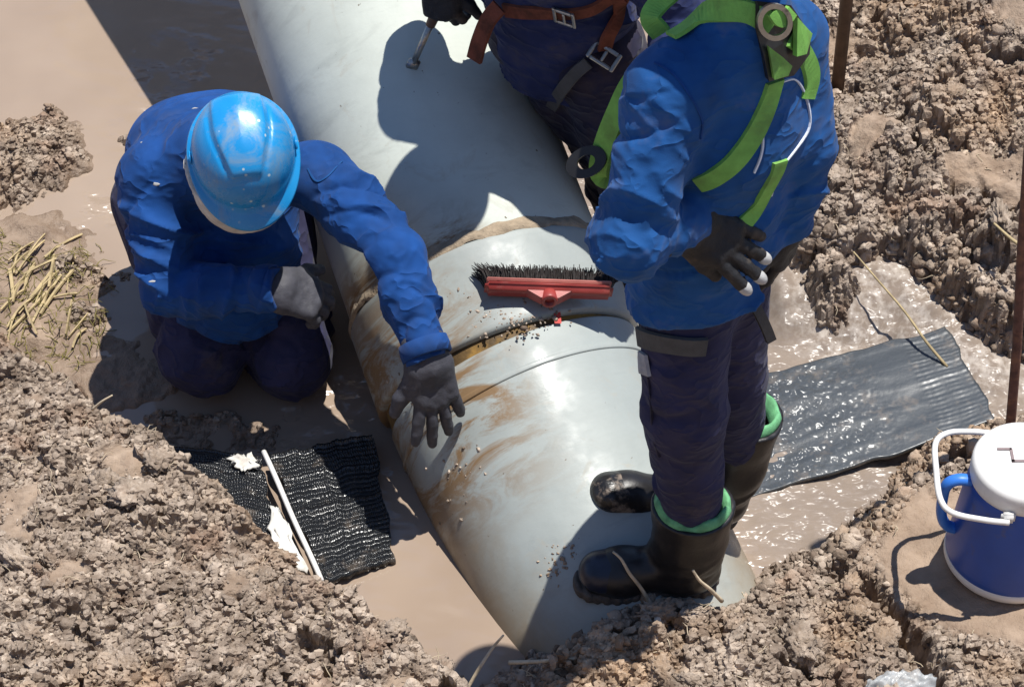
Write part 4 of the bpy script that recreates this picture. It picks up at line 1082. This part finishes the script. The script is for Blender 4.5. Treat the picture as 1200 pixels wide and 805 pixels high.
for i in range(100):
    for j in range(12):
        x0 = -.140 + .280 * (i + rb.uniform(-.4, .4)) / 99; z0 = -.018 + .036 * j / 11 + rb.uniform(-.003, .003)
        sp = (x0 / .14) ** 3 * .020; p0 = bc + bx_ * x0 + by_ * .012 + bz_ * z0
        p1 = p0 + by_ * rb.uniform(.020, .028) + bx_ * (sp * .4 + rb.uniform(-.003, .003)) + bz_ * rb.uniform(-.004, .004)
        p2 = p1 + by_ * rb.uniform(.014, .024) + bx_ * (sp + rb.uniform(-.004, .004)) + bz_ * (-.008 + rb.uniform(-.006, .006))
        v, f = tube([p0, p1, p2], [.0015, .0013, .0009], 3, False); o_ = len(vs); vs += list(v); fs += [[a + o_ for a in q] for q in f]
br = obj('bristles', vs, fs, M['bristle'], broom); br['kind'] = 'stuff'
# red paint mark on the sleeve
v = []; 
for i, yy in enumerate(np.linspace(362, 379, 6)):
    for xx in (648.5 + i * .3, 656.5 + i * .3): v.append(atp(xx, yy, 1, .0085))
M['paint'] = mk('red_paint', (.50, .05, .04), .5, .25, 60, .1)
obj('paint_mark', v, [[2 * i, 2 * i + 2, 2 * i + 3, 2 * i + 1] for i in range(5)], M['paint'], pipe, smooth=False)

# dried mud crumbs stuck to the pipe
mp_ = []; r_m = np.random.default_rng(3)
for (cx, cy, sx, sy, n_, w_) in ((590, 374, 34, 8, 150, 1), (600, 368, 20, 5, 60, 1), (650, 662, 9, 10, 40, 2), (662, 642, 10, 4, 16, 2), (545, 345, 12, 4, 16, 1), (540, 560, 14, 30, 30, 2), (470, 440, 10, 30, 40, 1)):
    for _ in range(n_): mp_.append(atp(cx + r_m.normal(0, sx) , cy + r_m.normal(0, sy) - (.22 * r_m.normal(0, sx) if sx > 20 else 0), w_, .009 if w_ == 1 else .003))
mo = scatter('mud_crumbs', np.array(mp_), np.clip(.0032 * np.exp(.4 * r_m.standard_normal(len(mp_))), .0015, .008), ICO0, M['soil'], pipe, .6); mo['kind'] = 'stuff'

# ------------------------------------------------------------------ drinking-water jug
M['jug_blue'] = mk('jug_blue_plastic', (.018, .075, .36), .38, .12, 9, .04, 90, .002, .5, dirt=(.11, .10, .12), dscale=9, dlo=.60, dhi=.74)
M['jug_light'] = mk('jug_handle_blue', (.035, .17, .60), .4, .1, 9, .04)
M['jug_white'] = mk('jug_white_plastic', (.72, .71, .69), .4, .06, 12, .05, 100, .002, .5, dirt=(.42, .37, .32), dscale=12, dlo=.62, dhi=.80)
M['jug_mark'] = mk('jug_mark', (.20, .15, .15), .6, .2, 40, .1)
jb = JUG.copy(); jb[2] = .150
jug = empty('water_jug', jb, 'blue insulated water jug with white lid and bail handle on the bank', 'jug')
def jl(name, prof, mat, parent=jug, n=72):
    v, f = lathe(prof, n); return obj(name, v + jb, f, mat, parent)
body = jl('jug_body', [(.0, .03), (.137, .031), (.1385, .036), (.1375, .05), (.130, .12), (.124, .19), (.118, .245), (.114, .262), (.106, .270), (.0, .271)], M['jug_blue'])
jl('base_band', [(.0, .0), (.120, .0), (.133, .006), (.1405, .018), (.1405, .033), (.1385, .035)], M['jug_white'])
lid = jl('jug_lid', [(.108, .262), (.1150, .266), (.1165, .275), (.1150, .305), (.110, .314), (.100, .3175), (.060, .3160), (.0, .3165)], M['jug_white'])
# embossed mark on the lid : two interlocked angular strokes
for (a, b_, c, d_) in ((-.046, .030, .030, .006), (-.032, .012, .006, .040), (-.010, -.004, .050, .006), (.016, .018, .040, .006), (.004, .0, .006, .034), (.034, .004, .006, .034), (-.004, -.026, .006, .030), (.016, -.040, .040, .006)):
    bm = box_bm((c, d_, .002), 0); bm_obj('lid_mark', bm, Matrix.Translation(Vector(jb + V(a, b_, .3178))), M['jug_mark'], lid, False)
for q in (1, -1):
    bm = box_bm((.03, .014, .03), .005); bm_obj('bail_lug', bm, Matrix.Translation(Vector(jb + V(-.050, q * .112, .262))), M['jug_white'], jug)
bp = catmull([jb + V(-.050, -.126, .262), jb + V(-.10, -.124, .268), jb + V(-.165, -.110, .274), jb + V(-.188, -.075, .278), jb + V(-.188, .0, .282), jb + V(-.180, .080, .28), jb + V(-.150, .114, .276), jb + V(-.10, .124, .27), jb + V(-.050, .126, .262)], 6)
v, f = tube(bp, .0066, 10); obj('bail_handle', v, f, M['jug_white'], jug)
hp = catmull([jb + V(-.106, -.005, .258), jb + V(-.140, -.005, .262), jb + V(-.162, -.005, .245), jb + V(-.166, -.005, .20), jb + V(-.162, -.005, .15), jb + V(-.148, -.005, .118), jb + V(-.124, -.005, .105)], 6)
v, f = tube(hp, .0115, 12); v = (v - jb) * V(1, 1.25, 1) + jb; obj('side_handle', v, f, M['jug_light'], jug)

# ------------------------------------------------------------------ mats
def mat_mat(name, col, rough, sx, sy, tex=.8):
    m, nt, b = nodes_of(name); tc = N(nt, 'UVMap').outputs[0]
    P = N(nt, 'NewGeometry').outputs['Position']
    def wave(sc, ax):
        mp = N(nt, 'Mapping'); mp.inputs['Scale'].default_value = (sc if ax == 0 else 0, sc if ax == 1 else 0, 0); nt.links.new(tc, mp.inputs['Vector'])
        w = N(nt, 'TexWave'); w.bands_direction = 'X' if ax == 0 else 'Y'; w.inputs['Scale'].default_value = 1.0; w.inputs['Distortion'].default_value = .6; nt.links.new(mp.outputs[0], w.inputs['Vector']); return w.outputs['Fac']
    h = math_(nt, 'MULTIPLY', wave(sx, 0), wave(sy, 1))
    n = noise(nt, P, 26, 3, .6)
    c = mix(nt, math_(nt, 'MULTIPLY', ramp(nt, noise(nt, P, 14, 4, .7), .55, .72), .55), col, (.20, .16, .125))
    nt.links.new(c, b.inputs['Base Color']); nt.links.new(math_(nt, 'ADD', rough, math_(nt, 'MULTIPLY', n, .25)), b.inputs['Roughness'])
    b.inputs['Specular IOR Level'].default_value = .6 if tex > .5 else .4
    p = bump(nt, b, h, tex, .004); bump(nt, b, noise(nt, P, 60, 3, .6), .45 if tex > .5 else .25, .006, p)
    return m
def film(m, lo, hi, r_=.3):
    nt = m.node_tree; b = nt.nodes['Principled BSDF']; b.inputs['Coat Weight'].default_value = 1.0; b.inputs['Coat Roughness'].default_value = r_; b.inputs['Coat IOR'].default_value = 1.4
    P = N(nt, 'NewGeometry').outputs['Position']; sx = N(nt, 'SeparateXYZ'); nt.links.new(N(nt, 'UVMap').outputs[0], sx.inputs[0])
    n = N(nt, 'Bump'); n.inputs['Distance'].default_value = .026; nt.links.new(noise(nt, P, 38, 1, .5), n.inputs['Height'])
    nt.links.new(ramp(nt, math_(nt, 'ADD', sx.outputs['X'], math_(nt, 'MULTIPLY', noise(nt, P, 6, 2), .5)), lo, hi, (1, 1, 1, 1), (0, 0, 0, 1)), n.inputs['Strength']); nt.links.new(n.outputs[0], b.inputs['Coat Normal'])
M['mat_l'] = mat_mat('ribbed_rubber_mat', (.013, .014, .016), .10, 14, 9)
M['mat_r'] = mat_mat('wet_rubber_mat', (.043, .050, .057), .38, 60, 3, .04)
film(M['mat_r'], .55, 1.0)
def sheet(name, c4, mat, nu=60, nv=40, thick=.008, wob=.010, seed=0, rib=None, parent=None, label=None, cat=None, group=None):
    """c4: corners (u0v0, u1v0, u1v1, u0v1)"""
    A, B, C, D = (np.asarray(p, float) for p in c4); u, v = np.meshgrid(np.linspace(0, 1, nu), np.linspace(0, 1, nv), indexing='ij')
    G = (A * ((1 - u) * (1 - v))[..., None] + B * (u * (1 - v))[..., None] + C * (u * v)[..., None] + D * ((1 - u) * v)[..., None])
    G[..., 2] += wob * fbm(u * 3.1 + seed, v * 3.1 + seed * 2, 3)
    G[..., 0] += .008 * fbm(v * 9 + seed, u * 2 + 5, 2); G[..., 1] += .008 * fbm(u * 9 + seed, v * 2 + 1, 2)
    if rib is not None: G[..., 2] += rib(u, v)
    T = G.reshape(-1, 3); Bt = T - V(0, 0, thick); ii, jj = np.meshgrid(np.arange(nu - 1), np.arange(nv - 1), indexing='ij')
    f = np.stack([ii * nv + jj, (ii + 1) * nv + jj, (ii + 1) * nv + jj + 1, ii * nv + jj + 1], -1).reshape(-1, 4)
    if np.cross(B - A, D - A)[2] < 0: f = f[:, ::-1]
    n = nu * nv; g = f[:, ::-1] + n; ed = []
    bd = [i * nv for i in range(nu)] + [(nu - 1) * nv + j for j in range(1, nv)] + [i * nv + nv - 1 for i in range(nu - 2, -1, -1)] + [j for j in range(nv - 2, 0, -1)]
    for a, b in zip(bd, bd[1:] + bd[:1]): ed.append([a, b, b + n, a + n])
    me = mesh_np(name, np.concatenate([T, Bt]), np.concatenate([f, g, np.array(ed)]))
    uv = me.uv_layers.new(name='UVMap'); uvv = np.concatenate([np.stack([u, v], -1).reshape(-1, 2)] * 2); li = np.zeros(len(me.loops), np.int32); me.loops.foreach_get('vertex_index', li)
    uv.data.foreach_set('uv', uvv[li].astype(np.float32).ravel())
    o = link(name, me, mat, parent); 
    if label: tag(o, label, cat, group)
    return o
ribs = lambda u, v: .0006 * sstep(.5, 1, np.sin(v * 2 * math.pi * 5)) + .0012 * sstep(.80, .84, u) * (np.sin(v * 2 * math.pi * 24) > 0) * (np.sin(u * 2 * math.pi * 40) > -.2)
sheet('rubber_mat', [at(810, 462, -.014), at(1108, 382, .070), at(1168, 492, .062), at(820, 600, -.010)], M['mat_r'], 110, 90, .010, .006, 3, ribs, None, 'large black rubber mat half under the running water beside the standing worker', 'mat')
ribs2 = lambda u, v: .0014 * (np.sin(v * 2 * math.pi * 13) > .2) * (np.sin(u * 2 * math.pi * 22 + np.floor(v * 13) * 1.7) > -.3) + .004 * (np.sin(v * 2 * math.pi * 4.5 + 1) > .93)
ml = sheet('rubber_mat', [at(312, 530, .055), at(437, 508, .045), at(462, 655, .018), at(380, 681, .035)], M['mat_l'], 100, 110, .010, .010, 8, ribs2, None, 'black studded rubber mat with a pale edge strip lying below the kneeling worker', 'mat')
p0, p1 = at(309, 529, .063), at(377, 681, .044)
v, f = tube([p0 + (p1 - p0) * t + V(0, 0, .004 * math.sin(t * 9)) for t in np.linspace(0, 1, 12)], .0062, 8); obj('edge_strip', v, f, M['jug_white'], ml)
sheet('rubber_mat', [at(168, 516, .050), at(306, 536, .052), at(326, 640, .050), at(215, 600, .045)], M['mat_l'], 80, 70, .010, .010, 15, ribs2, None, 'smaller black mat half in shade, left of the pale edge strip', 'mat')
M['sheet_white'] = mk('white_sheet', (.62, .61, .57), .6, .1, 14, .15, 80, .004, dirt=(.38, .32, .26), dscale=9, dlo=.5, dhi=.7)
sheet('plastic_sheet', [at(316, 590, .062), at(328, 596, .064), at(362, 672, .055), at(316, 650, .056)], M['sheet_white'], 14, 14, .004, .006, 2, None, None, 'narrow white plastic sheet sticking out beside the pale edge strip', 'plastic sheet')
sheet('plastic_sheet', [at(268, 536, .066), at(296, 530, .070), at(302, 548, .068), at(280, 552, .066)], M['sheet_white'], 14, 10, .004, .006, 6, None, None, 'small dirty white plastic offcut at the top corner of the mat', 'plastic sheet')

# ------------------------------------------------------------------ rod, tool handle, plastic scrap
M['rust'] = mk('rusty_iron', (.13, .062, .045), .75, .35, 40, .4, 160, .003, .3, dirt=(.24, .12, .07), dscale=25, dlo=.5, dhi=.66)
rb0 = at(1183, 512, .115); rb1 = aty(1198, 290, rb0[1] + .01); rdir = (rb1 - rb0)
v, f = tube([rb0 - rdir * .35 + V(0, 0, -.0), rb0, rb0 + rdir * .5 + V(.003, 0, 0), rb1, rb0 + rdir * 1.9, rb0 + rdir * 2.6], [.0115, .0115, .011, .0115, .011, .0115], 12)
tag(obj('iron_rod', v, f, M['rust']), 'rusty iron rod standing upright in the bank behind the jug', 'rod')
h0 = at(986, 66, .34); h0[2] = hz(h0[0], h0[1]) - .05
v, f = tube([h0, h0 + V(.0, .03, .5), h0 + V(-.02, .06, 1.1)], [.017, .0165, .017], 12)
tag(obj('tool_handle', v, f, M['wood']), 'dark wooden tool handle planted in the soil behind the standing worker', 'handle')
m, nt, b = nodes_of('clear_plastic'); b.inputs['Base Color'].default_value = (.55, .57, .58, 1); b.inputs['Roughness'].default_value = .18; b.inputs['Alpha'].default_value = .5; M['film'] = m
c0 = at(1052, 800, .17); c0[2] = hz(c0[0], c0[1])
sheet('plastic_scrap', [c0 + V(-.09, -.05, .02), c0 + V(.075, -.05, .025), c0 + V(.070, .012, .04), c0 + V(-.06, .005, .02)], M['film'], 34, 20, .0015, .03, 21, lambda u, v: .014 * fbm(u * 9 + 3, v * 7, 3), None, 'crumpled scrap of clear plastic on the bank below the jug', 'plastic scrap')

# ------------------------------------------------------------------ reeds, roots, grass
M['straw'] = mk('dry_reed', (.38, .295, .16), .75, .3, 30, .3, 160, .003)
M['root'] = mk('pale_root', (.50, .41, .29), .8, .25, 40, .3, 160, .003)
M['dead'] = mk('olive_grass', (.20, .17, .05), .8, .3, 40, .2)
rr = random.Random(11)
reeds = [((95, 268), (52, 300), 4), ((60, 318), (22, 372), 5), ((72, 325), (36, 385), 4), ((86, 318), (48, 372), 5), ((40, 312), (30, 340), 5), ((12, 318), (16, 350), 6), ((80, 300), (28, 322), 4), ((56, 345), (10, 392), 4), ((30, 340), (2, 366), 4), ((100, 380), (84, 402), 4), ((24, 366), (8, 404), 3), ((64, 300), (58, 340), 4), ((44, 395), (30, 360), 3), ((90, 345), (60, 352), 3)]
for k in range(14):
    x0 = rr.uniform(2, 80); y0 = rr.uniform(290, 385); reeds.append(((x0 + rr.uniform(8, 34), y0 - rr.uniform(10, 40)), (x0, y0 + rr.uniform(0, 20)), rr.uniform(2, 3.4)))
for k, (a, b, w) in enumerate(reeds):
    p, q = at(*a, .03), at(*b, .03); pts = []; bow = rr.uniform(-.005, .005); lift_ = rr.uniform(.0, .014)
    for t in np.linspace(0, 1, 7):
        c = p + (q - p) * t; c[2] = max(hz(p[0], p[1]) * (1 - t) + hz(q[0], q[1]) * t, .0) + .008 + lift_ * math.sin(t * 3.1); c[0] += bow * math.sin(t * 3.1); pts.append(c)
    vs, fs = ribbon(pts, [unit((rr.uniform(-.4, .4), -.3, 1))] * 7, w * .0015, .001)
    tag(obj('dry_reed', vs, fs, M['straw'], smooth=False), 'dry yellow reed stalk lying on the mud left of the kneeling worker', 'reed', 'dry reed stalks on the mud')
def fibres(name, n, box, mat, length, rad, label, cat, zl=.04, seed=1, lim=.3):
    r = np.random.default_rng(seed); x = r.uniform(box[0], box[1], n); y = r.uniform(box[2], box[3], n); h, c = ground_height(x, y); vs, fs = [], []
    for i in np.where((h > zl) & (c > lim))[0]:
        a = r.uniform(0, 6.28); L_ = length * r.uniform(.4, 1.2); d = V(math.cos(a), math.sin(a), r.uniform(-.1, .9)); p = V(x[i], y[i], h[i] + .002)
        pts = [p]
        for j in range(4): d = unit(d + r.normal(0, .45, 3) - V(0, 0, .25)); pts.append(pts[-1] + d * L_ / 4)
        v, f = tube(pts, [rad, rad, rad * .9, rad * .7, rad * .3], 4, False); o_ = len(vs); vs += list(v); fs += [[q + o_ for q in ff] for ff in f]
    return tag(obj(name, vs, fs, mat), label, cat, kind='stuff')
fibres('root_fibres', 1500, BOX, M['root'], .05, .0011, 'pale root fibres sticking out of the loose soil', 'roots', .05, 5)
gb = at(35, 350); fibres('dead_grass', 420, (gb[0] - .22, gb[0] + .2, gb[1] - .25, gb[1] + .2), M['dead'], .07, .0012, 'olive dead grass matted on the mud at the left', 'grass', .0, 9, .0)
def root(path, z, r_, label, mat=None, lift=0):
    pts = [at(px, py, zz) for (px, py), zz in zip(path, z)]; C = catmull(pts, 5); v, f = tube(C, [r_ * (1 - .5 * i / len(C)) for i in range(len(C))], 7)
    tag(obj('root', v, f, mat or M['root']), label, 'root')
root([(764, 712), (752, 690), (738, 672), (728, 655), (718, 646)], [.15, .20, .245, .275, .285], .0048, 'pale thin root bending up over the toe of the near boot')
root([(846, 704), (832, 690), (820, 680), (812, 668)], [.20, .255, .285, .315], .0050, 'short forked root standing against the shaft of the near boot')
root([(596, 776), (640, 774), (690, 768), (722, 748)], [.16, .165, .165, .165], .0050, 'pale root lying along the soil edge at the foot of the pipe')
root([(545, 812), (562, 782), (578, 758), (590, 744)], [.14, .19, .22, .25], .0045, 'bent root rising over the water gap between the two banks')
root([(1110, 430), (1085, 400), (1060, 365), (1030, 330), (1000, 295)], [.06, .09, .11, .14, .18], .0040, 'long pale stalk hanging across the little waterfall', M['straw'])
root([(1200, 290), (1185, 280), (1165, 262)], [.30, .30, .30], .0055, 'yellow stalk lying on the far bank near the iron rod', M['straw'])
root([(108, 480), (120, 470), (132, 463)], [.25, .28, .29], .0035, 'twig poking up from the crest of the near bank')
